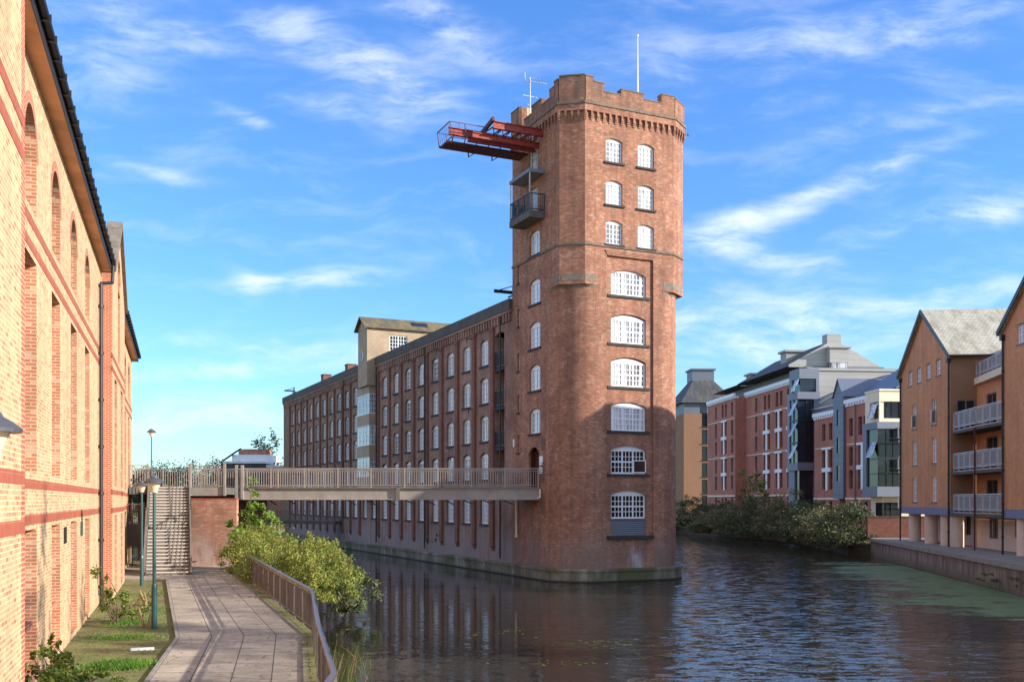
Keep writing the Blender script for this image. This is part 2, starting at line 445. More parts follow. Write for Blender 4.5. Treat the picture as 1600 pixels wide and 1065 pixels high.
# ------------------------------------------------------------------ camera, sun, sky
EYE = 4.8
cam = bpy.data.cameras.new('camera'); camo = bpy.data.objects.new('camera', cam); COL.objects.link(camo)
camo.location = (0, 0, EYE); camo.rotation_euler = (radians(90), 0, 0)
cam.sensor_width = 36; cam.lens = 36*1560/1600; cam.shift_y = 249/1600
cam.clip_start = .1; cam.clip_end = 9000
scene.camera = camo
SUN = Vector((.96, -.28, 0)).normalized(); EL = radians(21.5)
sd = Vector((SUN.x*cos(EL), SUN.y*cos(EL), sin(EL)))
sl = bpy.data.lights.new('sun', 'SUN'); so = bpy.data.objects.new('sun', sl); COL.objects.link(so)
sl.energy = 4.0; sl.angle = radians(.5); sl.color = (1, .93, .83)
so.rotation_euler = sd.to_track_quat('Z', 'Y').to_euler(); so.location = (60, -40, 60)
scene.view_settings.view_transform = 'Standard'; scene.view_settings.look = 'None'
scene.view_settings.exposure = .88; scene.view_settings.gamma = 1
try: scene.cycles.use_denoising = True
except Exception: pass
scene.cycles.max_bounces = 8; scene.cycles.transparent_max_bounces = 16

def sky():
    w = bpy.data.worlds.new('World'); scene.world = w; w.use_nodes = True
    nt = w.node_tree; bg = nt.nodes['Background']
    st = N(nt, 'ShaderNodeTexSky', sky_type='NISHITA'); st.sun_disc = False
    st.sun_elevation = EL; st.sun_rotation = atan2(sd.x, sd.y)
    st.air_density = 1.0; st.dust_density = .35; st.ozone_density = 2.0; st.altitude = 0
    d = texco(nt, 'Generated')
    s = N(nt, 'ShaderNodeSeparateXYZ'); nt.links.new(d, s.inputs[0])
    y = math_(nt, 'MAXIMUM', s.outputs[1], .06)
    u = math_(nt, 'DIVIDE', s.outputs[0], y); v = math_(nt, 'DIVIDE', s.outputs[2], y)
    cb = N(nt, 'ShaderNodeCombineXYZ'); nt.links.new(u, cb.inputs[0]); nt.links.new(v, cb.inputs[1])
    uv = cb.outputs[0]
    # cirrus: (centre, half length, half width, tilt, strength), as directions
    def px(x, yy): return ((x-800)/1560, (781.5-yy)/1560)
    CL = [((545,85), 240, 46, -27, .40), ((640,120), 110, 70, -25, .26), ((380,178), 75, 16, -24, .42), ((505,440), 165, 20, 5, .6), ((405,444), 45, 20, 0, .4),
          ((700,40), 130, 45, -20, .42), ((1125,362), 85, 40, 10, .5), ((1300,292), 260, 26, 19, .5), ((1230,405), 170, 28, -12, .48),
          ((1490,345), 200, 30, 9, .58), ((330,578), 210, 16, 2, .5), ((420,545), 200, 18, -3, .45), ((300,640), 200, 40, 2, .4),
          ((1200,505), 330, 70, 0, .5), ((1300,60), 420, 60, 6, .3), ((210,45), 280, 70, -8, .24), ((250,262), 120, 14, -14, .28), ((900,560), 500, 60, 0, .3),
          ((1500,470), 260, 40, 3, .3), ((1450,180), 280, 30, 9, .2), ((560,170), 110, 40, -15, .34), ((120,120), 260, 50, -10, .18)]
    warp = N(nt, 'ShaderNodeTexNoise'); warp.inputs['Scale'].default_value = 7; warp.inputs['Detail'].default_value = 3
    nt.links.new(uv, warp.inputs['Vector'])
    wv = N(nt, 'ShaderNodeVectorMath', operation='MULTIPLY_ADD'); wv.inputs[1].default_value = (.045,.045,0); wv.inputs[2].default_value = (-.0225,-.0225,0)
    nt.links.new(warp.outputs['Color'], wv.inputs[0])
    ad = N(nt, 'ShaderNodeVectorMath', operation='ADD'); nt.links.new(uv, ad.inputs[0]); nt.links.new(wv.outputs[0], ad.inputs[1])
    uvw = ad.outputs[0]
    tot = None
    for c, L, W, a, k in CL:
        cx, cy = px(*c)
        m = mapping(nt, uvw, (L/1560, W/1560, 1), (0,0,radians(a)), (cx,cy,0), 'TEXTURE')
        ln = N(nt, 'ShaderNodeVectorMath', operation='LENGTH'); nt.links.new(m, ln.inputs[0])
        f = maprange(nt, ln.outputs['Value'], 0, 1.25, k, 0)
        tot = f if tot is None else math_(nt, 'ADD', tot, f)
    # fibrous structure
    n1 = noise(nt, mapping(nt, uvw, (3.2, 11, 1), (0,0,radians(12))), 2.4, 8, .62, .2)
    n2 = noise(nt, mapping(nt, uvw, (7, 30, 1), (0,0,radians(-16))), 1.6, 6, .65, .2)
    fib = maprange(nt, math_(nt, 'ADD', math_(nt, 'MULTIPLY', n1, .68), math_(nt, 'MULTIPLY', n2, .32)), .37, .66, .03, 1.3)
    cl = math_(nt, 'MULTIPLY', tot, fib)
    veil = math_(nt, 'MULTIPLY', maprange(nt, n1, .45, .75, 0, .16), 1)
    cl = math_(nt, 'ADD', cl, veil)
    cl = math_(nt, 'MINIMUM', cl, .92)
    # deeper blue overhead as the photograph was graded, colour only
    up = math_(nt, 'MAXIMUM', s.outputs[2], 0)
    tint = ramp(nt, up, [(0, (.55,.76,.90,1)), (.10, (.51,.77,1.0,1)), (.22, (.46,.75,1.14,1)), (.45, (.45,.76,1.22,1))])
    col = mixc(nt, st.outputs[0], tint, 1, 'MULTIPLY')
    col = mixc(nt, col, (4.6, 4.95, 5.3, 1), cl)
    # bright cloud added out of view, behind and beside the camera, to lift the shade
    n3 = noise(nt, mapping(nt, d, (1, 1, 2.2)), 1.9, 6, .6, .4)
    back = math_(nt, 'MULTIPLY', maprange(nt, s.outputs[1], .15, .6, 1, 0), maprange(nt, n3, .34, .62, .12, .62))
    back = math_(nt, 'MULTIPLY', back, maprange(nt, s.outputs[2], -.02, .1, 0, 1))
    col = mixc(nt, col, (4.2, 4.25, 4.3, 1), back)
    nt.links.new(col, bg.inputs['Color']); bg.inputs['Strength'].default_value = .14
sky()

# ------------------------------------------------------------------ local frames
A_MILL = atan2(.4205, .9073); MILL = (3.14, 57.93, 0)          # local x along the tower front, local y along the long side
def mill_w(s, t): return (MILL[0]+.9073*s-.4205*t, MILL[1]+.4205*s+.9073*t)
A_LEFT = atan2(.3162, .9487); LEFT = (-2.95, 0, 0)              # local x out towards the path, y along the wall
def left_w(x, l): return (LEFT[0]+.9487*x-.3162*l, LEFT[1]+.3162*x+.9487*l)

# ------------------------------------------------------------------ ground, water, path
lb = [(-2.2,-120), (-2.9,16), (-3.75,20.6), (-5.55,28.06), (-8.9,37), (-14.9,53.9), (-15.9,58), (-17.5,66), (-47,130), (-58,190)]
rb = [(18,192), (22,152), (27.5,133), (32.5,112), (29.6,88), (31.2,86.9), (26.04,52.9), (21.6,22), (18,-120)]
far = 5000
P = lb+rb+[(far,-120), (far,far), (-far,far), (-far,-120)]
mb = MB(); mb.face([(x,y,1.0) for x,y in P])
o = structure(mb.build('ground', M['ground']))
import bmesh
bm = bmesh.new(); bm.from_mesh(o.data); bmesh.ops.triangulate(bm, faces=bm.faces); bm.to_mesh(o.data); bm.free()
mb = MB()
for a, b in zip(lb, lb[1:]): mb.face([(a[0],a[1],-1.5),(b[0],b[1],-1.5),(b[0],b[1],.996),(a[0],a[1],.996)])
for a, b in zip(rb[:6], rb[1:6]): mb.face([(a[0],a[1],-1.5),(b[0],b[1],-1.5),(b[0],b[1],.996),(a[0],a[1],.996)])
structure(mb.build('riverbank', M['bank']))

def water():
    m, nt, b = newmat('river_water')
    co = texco(nt)
    b.inputs['Base Color'].default_value = lin(45,44,39)
    b.inputs['IOR'].default_value = 1.33
    b.inputs['Specular IOR Level'].default_value = 1.0
    x = sepz(nt, co, 0); yy = sepz(nt, co, 1)
    big = noise(nt, mapping(nt, co, (.05, .11, 1)), 1.0, 3, .6)
    xr = math_(nt, 'ADD', x, math_(nt, 'MULTIPLY', math_(nt, 'SUBTRACT', big, .5), 14))
    wind = maprange(nt, math_(nt, 'SUBTRACT', xr, math_(nt, 'MULTIPLY', yy, .02)), 0, 5, 0, 1)
    lee = maprange(nt, math_(nt, 'SUBTRACT', xr, math_(nt, 'MULTIPLY', yy, .14)), 14, 22, 1, .2)
    ripple = math_(nt, 'MULTIPLY', wind, lee)
    # narrower breeze streaks
    st = noise(nt, mapping(nt, co, (.06, .4, 1), (0,0,.1)), 1.0, 3)
    ripple = math_(nt, 'MULTIPLY', ripple, maprange(nt, st, .3, .6, .55, 1.1))
    amp = math_(nt, 'ADD', math_(nt, 'MULTIPLY', ripple, .5), .085)
    nt.links.new(math_(nt, 'MULTIPLY_ADD', ripple, .05, .03), b.inputs['Roughness'])
    def nv(scale, sc, det):
        n = N(nt, 'ShaderNodeTexNoise'); n.inputs['Scale'].default_value = sc; n.inputs['Detail'].default_value = det
        nt.links.new(mapping(nt, co, scale, (0,0,.12)), n.inputs['Vector']); 
        v = N(nt, 'ShaderNodeVectorMath', operation='SUBTRACT'); v.inputs[1].default_value = (.5,.5,.5); nt.links.new(n.outputs['Color'], v.inputs[0]); return v.outputs[0]
    a1 = nv((1.2, 2.2, 1), 9.5, 3); a2 = nv((.6, 1.2, 1), 3.0, 2)
    sm_ = N(nt, 'ShaderNodeVectorMath', operation='ADD'); nt.links.new(a1, sm_.inputs[0]); nt.links.new(a2, sm_.inputs[1])
    sc_ = N(nt, 'ShaderNodeVectorMath', operation='MULTIPLY'); sc_.inputs[1].default_value = (.55, 1.0, 0); nt.links.new(sm_.outputs[0], sc_.inputs[0])
    sk = N(nt, 'ShaderNodeVectorMath', operation='SCALE'); nt.links.new(sc_.outputs[0], sk.inputs[0]); nt.links.new(amp, sk.inputs['Scale'])
    ad = N(nt, 'ShaderNodeVectorMath', operation='ADD'); ad.inputs[1].default_value = (0,0,1); nt.links.new(sk.outputs[0], ad.inputs[0])
    no = N(nt, 'ShaderNodeVectorMath', operation='NORMALIZE'); nt.links.new(ad.outputs[0], no.inputs[0])
    nt.links.new(no.outputs[0], b.inputs['Normal'])
    return m
mb = MB(); mb.face([(-120,-120,0), (60,-120,0), (60,260,0), (-120,260,0)])
structure(mb.build('river', water()))

def algae():
    m, nt, b = newmat('algae_film')
    co = texco(nt); x = sepz(nt, co, 0); y = sepz(nt, co, 1)
    f1 = noise(nt, mapping(nt, co, (.10, .28, 1), (0,0,.2)), 1.0, 6, .65, .5); f2 = noise(nt, mapping(nt, co, (.8, 1.8, 1)), 1.0, 4, .6)
    f3 = noise(nt, co, 9, 3, .7)
    # distance from the quay line
    dq = math_(nt, 'SUBTRACT', math_(nt, 'MULTIPLY_ADD', math_(nt, 'SUBTRACT', y, 52.9), .144, 26.04), x)
    e = maprange(nt, dq, 1.5, 11, 1, 0)
    e = math_(nt, 'MULTIPLY', e, maprange(nt, y, 36, 44, 0, 1)); e = math_(nt, 'MULTIPLY', e, maprange(nt, y, 66, 86, 1, .15))
    a = math_(nt, 'ADD', math_(nt, 'ADD', e, math_(nt, 'MULTIPLY', math_(nt, 'SUBTRACT', f1, .5), 2.6)), math_(nt, 'MULTIPLY', math_(nt, 'SUBTRACT', f2, .5), 1.1))
    a = math_(nt, 'MULTIPLY', maprange(nt, a, .40, .85, 0, .85), maprange(nt, f3, .3, .6, .6, 1))
    a = math_(nt, 'MULTIPLY', a, maprange(nt, e, 0, .08, 0, 1))
    nt.links.new(ramp(nt, f2, [(.3, lin(104,126,76)), (.7, lin(142,160,104))]), b.inputs['Base Color'])
    b.inputs['Roughness'].default_value = .5
    nt.links.new(a, b.inputs['Alpha'])
    return m
mb = MB(); mb.face([(8,30,.004), (23.6,36.6,.004), (30.4,85.2,.004), (14,86,.004)])
o = stuff(mb.build('algae', algae())); tag(o, 'green algae film floating along the right quay wall', 'algae')

# path with its bend
LP = [(-5.35,-2), (-6.05,14.6), (-7.5,20.6), (-9.1,27.3), (-16.35,47.4)]
RP = [(-1.85,-2), (-2.7,14.6), (-4.13,20.6), (-5.75,28.06), (-15.0,53.6)]
mb = MB()
vl = 0
pz = 1.06
for k in range(4):
    a0 = Vector(LP[k]); a1 = Vector(LP[k+1]); b0 = Vector(RP[k]); b1 = Vector(RP[k+1])
    L = ((a1-a0).length+(b1-b0).length)/2
    n = 8
    for i in range(n):
        f0 = i/n; f1 = (i+1)/n
        q = [a0.lerp(a1,f0), b0.lerp(b1,f0), b0.lerp(b1,f1), a0.lerp(a1,f1)]
        mb.face([(p.x,p.y,pz) for p in q], 0, [(0,vl+L*f0),(3.4,vl+L*f0),(3.4,vl+L*f1),(0,vl+L*f1)])
    vl += L
# landing area at the foot of the stairs
mb.face([(-16.35,47.4,pz),(-15.0,53.6,pz),(-15.6,57.2,pz),(-22.1,57.2,pz),(-19.0,47.4,pz)], 0)
structure(mb.build('path', M['paving']))
mb = MB()
for a, b in zip(LP, LP[1:]): mb.bar((a[0]-.05,a[1],1.03),(b[0]-.05,b[1],1.03),.09,.10)
mb.bar((-16.4,47.35,1.03),(-19.0,47.35,1.03),.09,.1)
structure(mb.build('kerb', M['conc']))
mb = MB()
for a, b in zip(RP, RP[1:]): mb.bar((a[0]+.10,a[1],1.02),(b[0]+.10,b[1],1.02),.22,.09)
structure(mb.build('bank_edge', M['ground']))

# quay on the right: wall and pavement
q0 = Vector((21.6,22)); q1 = Vector((26.04,52.9)); q2 = Vector((31.2,86.9))
mb = MB()
for a, b in ((Vector((18,-120)), q0), (q0, q1), (q1, q2)):
    mb.face([(a.x,a.y,-1.5),(b.x,b.y,-1.5),(b.x,b.y,1.28),(a.x,a.y,1.28)])
mb.face([(q2.x,q2.y,-1.5),(q2.x+8,q2.y+.4,-1.5),(q2.x+8,q2.y+.4,1.28),(q2.x,q2.y,1.28)])
structure(mb.build('quay_wall', M['quay']))
mb = MB()
pl = [(18-.06,-120), (q0.x-.08,q0.y), (q1.x-.08,q1.y), (q2.x-.08,q2.y+.06), (q2.x+60,q2.y+3), (90,-120)]
mb.prism(pl, 1.28, 1.55, bottom=True)
structure(mb.build('quay_pavement', M['conc']))
# ------------------------------------------------------------------ windows
def window(w, h, rise=0, cols=2, rows=4, major=1, frame=.08, bar=.032, pane='glass', sill=True, fm='white', sillmat='sill', sill_over=.12, sill_h=.12, sill_out=.22, depth=.06, midrail=False, name='window', open_leaf=None):
    """window with its frame facing -y at y=0; x centred, z from 0. parts: frame mesh itself > pane, sill"""
    mb = MB(); sp = h-rise
    d = depth
    def b(x0, x1, z0, z1, y0=0, y1=None): mb.box(x0, x1, y0, d if y1 is None else y1, z0, z1)
    b(-w/2, -w/2+frame, 0, sp); b(w/2-frame, w/2, 0, sp); b(-w/2+frame, w/2-frame, 0, frame)
    if rise:
        A = arc_pts(w, rise, 8)
        for (x0, e0), (x1, e1) in zip(A, A[1:]):
            zb = sp-frame*.9
            mb.face([(x0,0,zb),(x1,0,zb),(x1,0,sp+e1),(x0,0,sp+e0)])
        b(-w/2+frame, w/2-frame, sp-frame*.9, sp-frame*.9+.002, .001, d)
        top = sp-frame*.9
    else:
        b(-w/2+frame, w/2-frame, h-frame, h); top = h-frame
    iw = w-2*frame
    for k in range(1, major):
        x = -w/2+frame+iw*k/major
        b(x-frame*.5, x+frame*.5, frame, top, .004)
    if midrail: b(-w/2+frame, w/2-frame, (frame+top)/2-frame*.45, (frame+top)/2+frame*.45, .007)
    for k in range(1, cols*major):
        if k % cols == 0: continue
        x = -w/2+frame+iw*k/(cols*major)
        b(x-bar/2, x+bar/2, frame, top, .012, d-.01)
    for k in range(1, rows):
        if midrail and rows % 2 == 0 and k == rows//2: continue
        z = frame+(top-frame)*k/rows
        b(-w/2+frame, w/2-frame, z-bar/2, z+bar/2, .014, d-.012)
    o = mb.build(name, M[fm])
    g_ = MB(); g_.face([(-w/2+.01,d-.02,.01),(w/2-.01,d-.02,.01),(w/2-.01,d-.02,top+.02),(-w/2+.01,d-.02,top+.02)])
    g_.build('pane', M[pane], o)
    if open_leaf is not None:
        # a casement standing ajar
        x0, x1, z0, z1, ang = open_leaf
        l = MB(); ww = x1-x0
        for (p, q) in (((0,0,z0),(0,0,z1)),((ww,0,z0),(ww,0,z1)),((0,0,z0),(ww,0,z0)),((0,0,z1),(ww,0,z1))): l.bar(p, q, .05)
        l.face([(0,0,z0),(ww,0,z0),(ww,0,z1),(0,0,z1)], 1); l.build('casement', [M[fm], M[pane]], o, (x0,-.01,0), ang)
    if sill:
        s = MB(); s.box(-w/2-sill_over, w/2+sill_over, -sill_out, .0, -sill_h, -.002)
        s.build('sill', M[sillmat], o)
    return o
FX = {'-x': radians(-90), '-y': 0, '+x': radians(90), '+y': pi}
def put(proto, parent, face, pos, a, z, rev=.14):
    """hang a copy of a window on a local wall plane, set back by rev"""
    if face == '-x': loc = (pos+rev, a, z)
    elif face == '+x': loc = (pos-rev, a, z)
    elif face == '-y': loc = (a, pos+rev, z)
    return dup(proto, parent, loc, FX[face])

# ------------------------------------------------------------------ the mill tower
T = thing('mill_tower', 'tall red brick mill tower with battlements and white windows rising out of the river', 'tower', MILL, A_MILL)
W_ = 8.69; CS, CT = 1.25, .85; TD = 7.4; RR = 2.35; PX = 2.72; ZB = .76
LW = [(4.13, 1.52, 16.92, 1.54), (4.13, 1.52, 14.2, 1.63), (4.13, 1.52, 11.58, 1.6), (4.13, 1.52, 8.93, 1.55), (4.13, 1.45, 19.95, 1.5)]   # centre, width, sill z, height
SL = [18.66, 15.9, 13.05, 10.4, 7.85]
Rr = .14
mb = MB()
# long side face x=0 (lower part, behind the round corner)
ops = [(c-w/2, c+w/2, z, z+h, .24) for c, w, z, h in LW[:4]]+[(6.35, 6.65, z, z+1.15, .1) for z in SL]
ops += [(3.52, 5.0, 5.56, 8.1, .4)]
up = [(c-w/2, c+w/2, z, z+h, .24) for c, w, z, h in LW[4:]]+[(6.35, 6.65, 18.66, 19.7, .1)]
top_l = [(3.75, 4.95, 22.3, 24.1, .0), (3.75, 4.95, 24.85, 27.05, 0)]
wall(mb, 'x', 0, -1, RR, TD, ZB, 28.07, ops+up[:1]+top_l, .16)
wall(mb, 'x', 0, -1, CT, RR, 17.5, 28.07)
bigz = [(17.04, 1.53), (14.18, 1.75), (11.6, 1.76), (8.96, 1.72), (6.39, 1.68), (3.72, 1.68)]
T_ops = [(3.09, 5.52, z, z+h, .26) for z, h in bigz]+[(3.09, 5.52, 2.72, 3.67)]
PZ0, PZ1 = 2.5, 19.3
wall(mb, 'y', 0, -1, RR, W_-RR, ZB, PZ0)
for a, b in ((RR, PX), (W_-PX, W_-RR)): wall(mb, 'y', 0, -1, a, b, PZ0, 17.5)
wall(mb, 'y', .13, -1, PX, W_-PX, PZ0, PZ1, T_ops, .14)
for x in (PX, W_-PX): mb.face([(x,0,PZ0),(x,.13,PZ0),(x,.13,PZ1),(x,0,PZ1)])
mb.face([(PX,0,PZ1),(W_-PX,0,PZ1),(W_-PX,.13,PZ1),(PX,.13,PZ1)])
mb.face([(PX,0,PZ0),(W_-PX,0,PZ0),(W_-PX,.13,PZ0),(PX,.13,PZ0)])
for k in range(4):   # corbelled head of the panel
    mb.box(PX-.12+.05*k, W_-PX+.12-.05*k, -.03-.02*(3-k)*.5, .0, PZ1+.02+.08*(3-k), PZ1+.08+.08*(3-k))
for a, b in ((CS, PX), (W_-PX, W_-CS)): wall(mb, 'y', 0, -1, a, b, 17.5, PZ1)
FC = (3.23, 5.45); FZ = ((24.84, 1.43), (22.33, 1.44), (19.98, 1.42))
wall(mb, 'y', 0, -1, CS, W_-CS, PZ1, 28.07, [(c-.57, c+.57, z, z+h, .17) for c in FC for z, h in FZ], .14)
# chamfers above
for pts in ([(0,CT),(CS,0)], [(W_-CS,0),(W_,CT)]):
    (a, b), (c, d) = pts
    mb.face([(a,b,17.5),(c,d,17.5),(c,d,28.07),(a,b,28.07)])
wall(mb, 'x', W_, 1, CT, TD, 17.5, 28.07); wall(mb, 'x', W_, 1, RR, TD, ZB, 17.5)
mb.face([(0,TD,17),(W_,TD,17),(W_,TD,28.07),(0,TD,28.07)])
# rounded corners below, brick courses carried round by arc length
na = 20
def corner(c0, s):
    P_ = []
    for k in range(na+1):
        a = pi/2*k/na
        P_.append((c0+s*(-RR*cos(a)), RR-RR*sin(a)))
    return P_
LC = corner(RR, 1); RC = corner(W_-RR, -1)
bott = {}
tower_wall = mb.build('wall', M['mill'], T)
for C_ in (LC, RC):
    m2 = MB()
    L_ = 0
    for (a, b), (c, d) in zip(C_, C_[1:]):
        l = sqrt((a-c)**2+(b-d)**2)
        m2.face([(a,b,ZB),(c,d,ZB),(c,d,17.5),(a,b,17.5)], 0, [(L_,ZB),(L_+l,ZB),(L_+l,17.5),(L_,17.5)])
        L_ += l
    ro = m2.build('rounded_corner', M['mill'], T); smooth_merge(ro)
# stone corbels where the chamfered top leaves the round corners
def interp(poly, n):
    ls = [sqrt((a[0]-b[0])**2+(a[1]-b[1])**2) for a, b in zip(poly, poly[1:])]; tot = sum(ls); out = []
    for k in range(n+1):
        t = tot*k/n; i = 0
        while i < len(ls)-1 and t > ls[i]: t -= ls[i]; i += 1
        f = t/ls[i]; out.append((poly[i][0]+(poly[i+1][0]-poly[i][0])*f, poly[i][1]+(poly[i+1][1]-poly[i][1])*f))
    return out
for sgn in (1, -1):
    fx = (lambda p: p) if sgn == 1 else (lambda p: (W_-p[0], p[1]))
    upo = [(-.012,1.9),(-.012,CT-.006),(CS-.006,-.012),(2.0,-.012)]
    n = 14
    U = [fx(p) for p in interp(upo, n)]
    ca = [(RR-(RR+.006)*cos(pi/2*k/n*.80+.19), RR-(RR+.006)*sin(pi/2*k/n*.80+.19)) for k in range(n+1)]
    L2 = [fx(p) for p in ca]
    m2 = MB()
    for k in range(n):
        a, b, c, d = U[k], U[k+1], L2[k+1], L2[k]
        m2.face([(*a,17.72),(*b,17.72),(*b,18.1),(*a,18.1)])
        m2.face([(*d,17.36),(*c,17.36),(*b,17.72),(*a,17.72)])
    m2.face([(*p,18.1) for p in U]+[(*fx((2.0,.3)),18.1),(*fx((.3,1.9)),18.1)])
    m2.build('stone_corbel', M['stone'], T)
# outline offset strips: string courses, corbel table, parapet
def outline(e):
    return [(-e, TD), (-e, CT-e*.35), (CS-e*.5, -e), (W_-CS+e*.5, -e), (W_+e, CT-e*.35), (W_+e, TD)]
def ringstrip(name, e, z0, z1, mat, ei=-.05):
    m2 = MB(); O = outline(e); I = outline(ei)
    for k in range(len(O)-1):
        a, b, c, d = O[k], O[k+1], I[k+1], I[k]
        m2.face([(*a,z0),(*b,z0),(*b,z1),(*a,z1)])
        m2.face([(*a,z1),(*b,z1),(*c,z1),(*d,z1)]); m2.face([(*d,z0),(*c,z0),(*b,z0),(*a,z0)])
    return m2.build(name, M[mat], T)
ringstrip('string_course', .07, 19.78, 19.93, 'string')
ringstrip('string_course', .20, 28.0, 28.16, 'string')
m2 = MB()
O = outline(.0)
for k in range(len(O)-1):
    a = Vector((*O[k],0)); b = Vector((*O[k+1],0)); d = (b-a); L = d.length; d.normalize(); nrm = Vector((d.y,-d.x,0))
    n = max(2, round(L/.42))
    for i in range(n+1):
        p = a+d*(L*i/n)
        for zz, e in ((27.10,.05),(27.20,.09),(27.30,.13)):
            m2.bar(p-nrm*.05+Vector((0,0,zz+.17)), p+nrm*e+Vector((0,0,zz+.17)), .13, .34 if zz < 27.15 else .30)
    A, B = outline(.14)[k], outline(.14)[k+1]; A0, B0 = O[k], O[k+1]
    m2.face([(*A,27.62),(*B,27.62),(*B,28.0),(*A,28.0)]); m2.face([(*A0,27.62),(*B0,27.62),(*B,27.62),(*A,27.62)])
m2.build('corbel_table', M['mill'], T)
# battlements, each stretch a thick wall with its own height
m2 = MB(); cp = MB()
def merlon(p, q, z1, th=.36, z0=28.16):
    p = Vector((*p,0)); q = Vector((*q,0)); d = (q-p).normalized(); nrm = Vector((d.y,-d.x,0))
    P4 = [p+nrm*.1, q+nrm*.1, q-nrm*th, p-nrm*th]
    m2.prism([(v.x,v.y) for v in P4], z0, z1)
    P4 = [p+nrm*.13, q+nrm*.13, q-nrm*(th+.03), p-nrm*(th+.03)]
    cp.prism([(v.x,v.y) for v in P4], z1, z1+.07)
for a, b, z in ((CS,1.78,29.62),(1.78,2.5,29.36),(2.5,3.65,28.86),(3.65,5.25,29.2),(5.25,6.5,28.86),(6.5,W_-CS,29.4)): merlon((a,0),(b,0),z)
merlon((0,CT),(CS,0),29.66)
merlon((W_-CS,0),(W_,CT),29.3)
for a, b, z in ((CT,1.35,29.5),(1.35,1.95,29.25),(1.95,3.0,28.75),(3.0,4.4,29.15),(4.4,5.5,28.7),(6.1,7.4,29.75)): merlon((0,b),(0,a),z)
for a, b, z in ((CT,2.4,29.3),(2.4,4,28.75),(4,5.6,29.3),(5.6,7.4,28.75)): merlon((W_,a),(W_,b),z)
merlon((W_,TD),(0,TD),28.7)
m2.build('battlements', M['mill_top'], T); cp.build('coping', M['string'], T)
m2 = MB(); m2.prism([(.05,TD),(.05,CT),(CS,.05),(W_-CS,.05),(W_-.05,CT),(W_-.05,TD)], 27.9, 28.1); m2.build('roof', M['concdark'], T)
m2 = MB(); m2.box(.5,1.1,6.3,7.2,28.1,29.9); m2.build('chimney', M['cream'], T)
# plinth at the waterline
m2 = MB()
def plinth_pts(e):
    pts = [(-e, 76.9), (-e, 50), (-e, 25), (-e, RR)]
    pts += [(RR-(RR+e)*cos(pi/2*k/14), RR-(RR+e)*sin(pi/2*k/14)) for k in range(1, 14)]
    pts += [(RR, -e), (W_-RR, -e)]
    pts += [(W_-RR+(RR+e)*sin(pi/2*k/14), RR-(RR+e)*cos(pi/2*k/14)) for k in range(1, 14)]
    return pts+[(W_+e, RR), (W_+e, TD)]
A, B, C_ = plinth_pts(.36), plinth_pts(.42), plinth_pts(-.05)
for k in range(len(A)-1):
    m2.face([(*A[k],-1.5),(*A[k+1],-1.5),(*A[k+1],.62),(*A[k],.62)])
    m2.face([(*B[k],.62),(*B[k+1],.62),(*B[k+1],.76),(*B[k],.76)])
    m2.face([(*A[k],.62),(*A[k+1],.62),(*B[k+1],.62),(*B[k],.62)])
    m2.face([(*B[k],.76),(*B[k+1],.76),(*C_[k+1],.78),(*C_[k],.78)])
def plinthmat():
    m, nt, b = newmat('stained_plinth')
    co = texco(nt)
    f = noise(nt, mapping(nt, co, (1.4,1.4,.3)), 1, 6, .7); f2 = noise(nt, co, .35, 4)
    c = ramp(nt, f, [(.3, lin(84,80,60)), (.5, lin(128,120,100)), (.72, lin(176,166,146))])
    c = mixc(nt, c, lin(84,88,42), maprange(nt, f2, .46, .62, 0, .75))
    nt.links.new(mixc(nt, c, lin(46,42,32), maprange(nt, sepz(nt, co), .0, .16, 1, 0)), b.inputs['Base Color'])
    b.inputs['Roughness'].default_value = .85; bump(nt, b, f, .4, .03); return m
M['plinth'] = plinthmat()
m2.build('plinth', M['plinth'], T)
# windows
big = window(2.43, 1.70, .26, cols=3, rows=4, major=3, frame=.10, bar=.035, pane='glassw', midrail=True, sill_over=.28, sill_h=.16, sill_out=.2)
bigo = window(2.43, 1.70, .26, cols=3, rows=4, major=3, frame=.10, bar=.035, pane='glassd', midrail=True, sill_over=.28, sill_h=.16, sill_out=.2, open_leaf=(.42,1.13,.1,.8,radians(-38)))
bigd = window(2.43, 1.70, .26, cols=3, rows=4, major=3, frame=.10, bar=.042, pane='glassd', midrail=True, sill=False)
bigm = window(2.43, 1.70, .26, cols=3, rows=4, major=3, frame=.10, bar=.042, pane='glass', midrail=True, sill_over=.28, sill_h=.16, sill_out=.2)
for k, (z, h) in enumerate(bigz):
    put((big, big, big, bigm, bigo, bigd)[k], T, '-y', .13, 4.305, z, .12)
sm = window(1.14, 1.43, .17, cols=2, rows=4, major=2, frame=.085, bar=.03, pane='glassw')
smb = window(1.14, 1.43, .17, cols=2, rows=4, major=2, frame=.085, bar=.03, pane='glass')
for c in FC:
    for z, h in FZ: put(smb if (c < 4) == (z > 22 and z < 24) else sm, T, '-y', 0, c, z, .12)
sd_ = window(1.52, 1.6, .24, cols=2, rows=4, major=2, frame=.09, bar=.032, pane='glass')
for c, w, z, h in LW:
    put(sd_, T, '-x', 0, c, z, .13)
slit = window(.3, 1.14, .1, cols=1, rows=3, frame=.06, pane='glass', sill_over=.06, sill_h=.1, sill_out=.2)
for z in SL: put(slit, T, '-x', 0, 6.5, z, .13)
fd = window(1.2, 2.35, 0, cols=2, rows=5, major=2, frame=.09, pane='glassw', sill=False, name='french_door')
put(fd, T, '-x', 0, 4.35, 24.85, .12).scale = (1, 1, .93); o = put(fd, T, '-x', 0, 4.35, 22.3, .12); o.scale = (1, 1, .77)
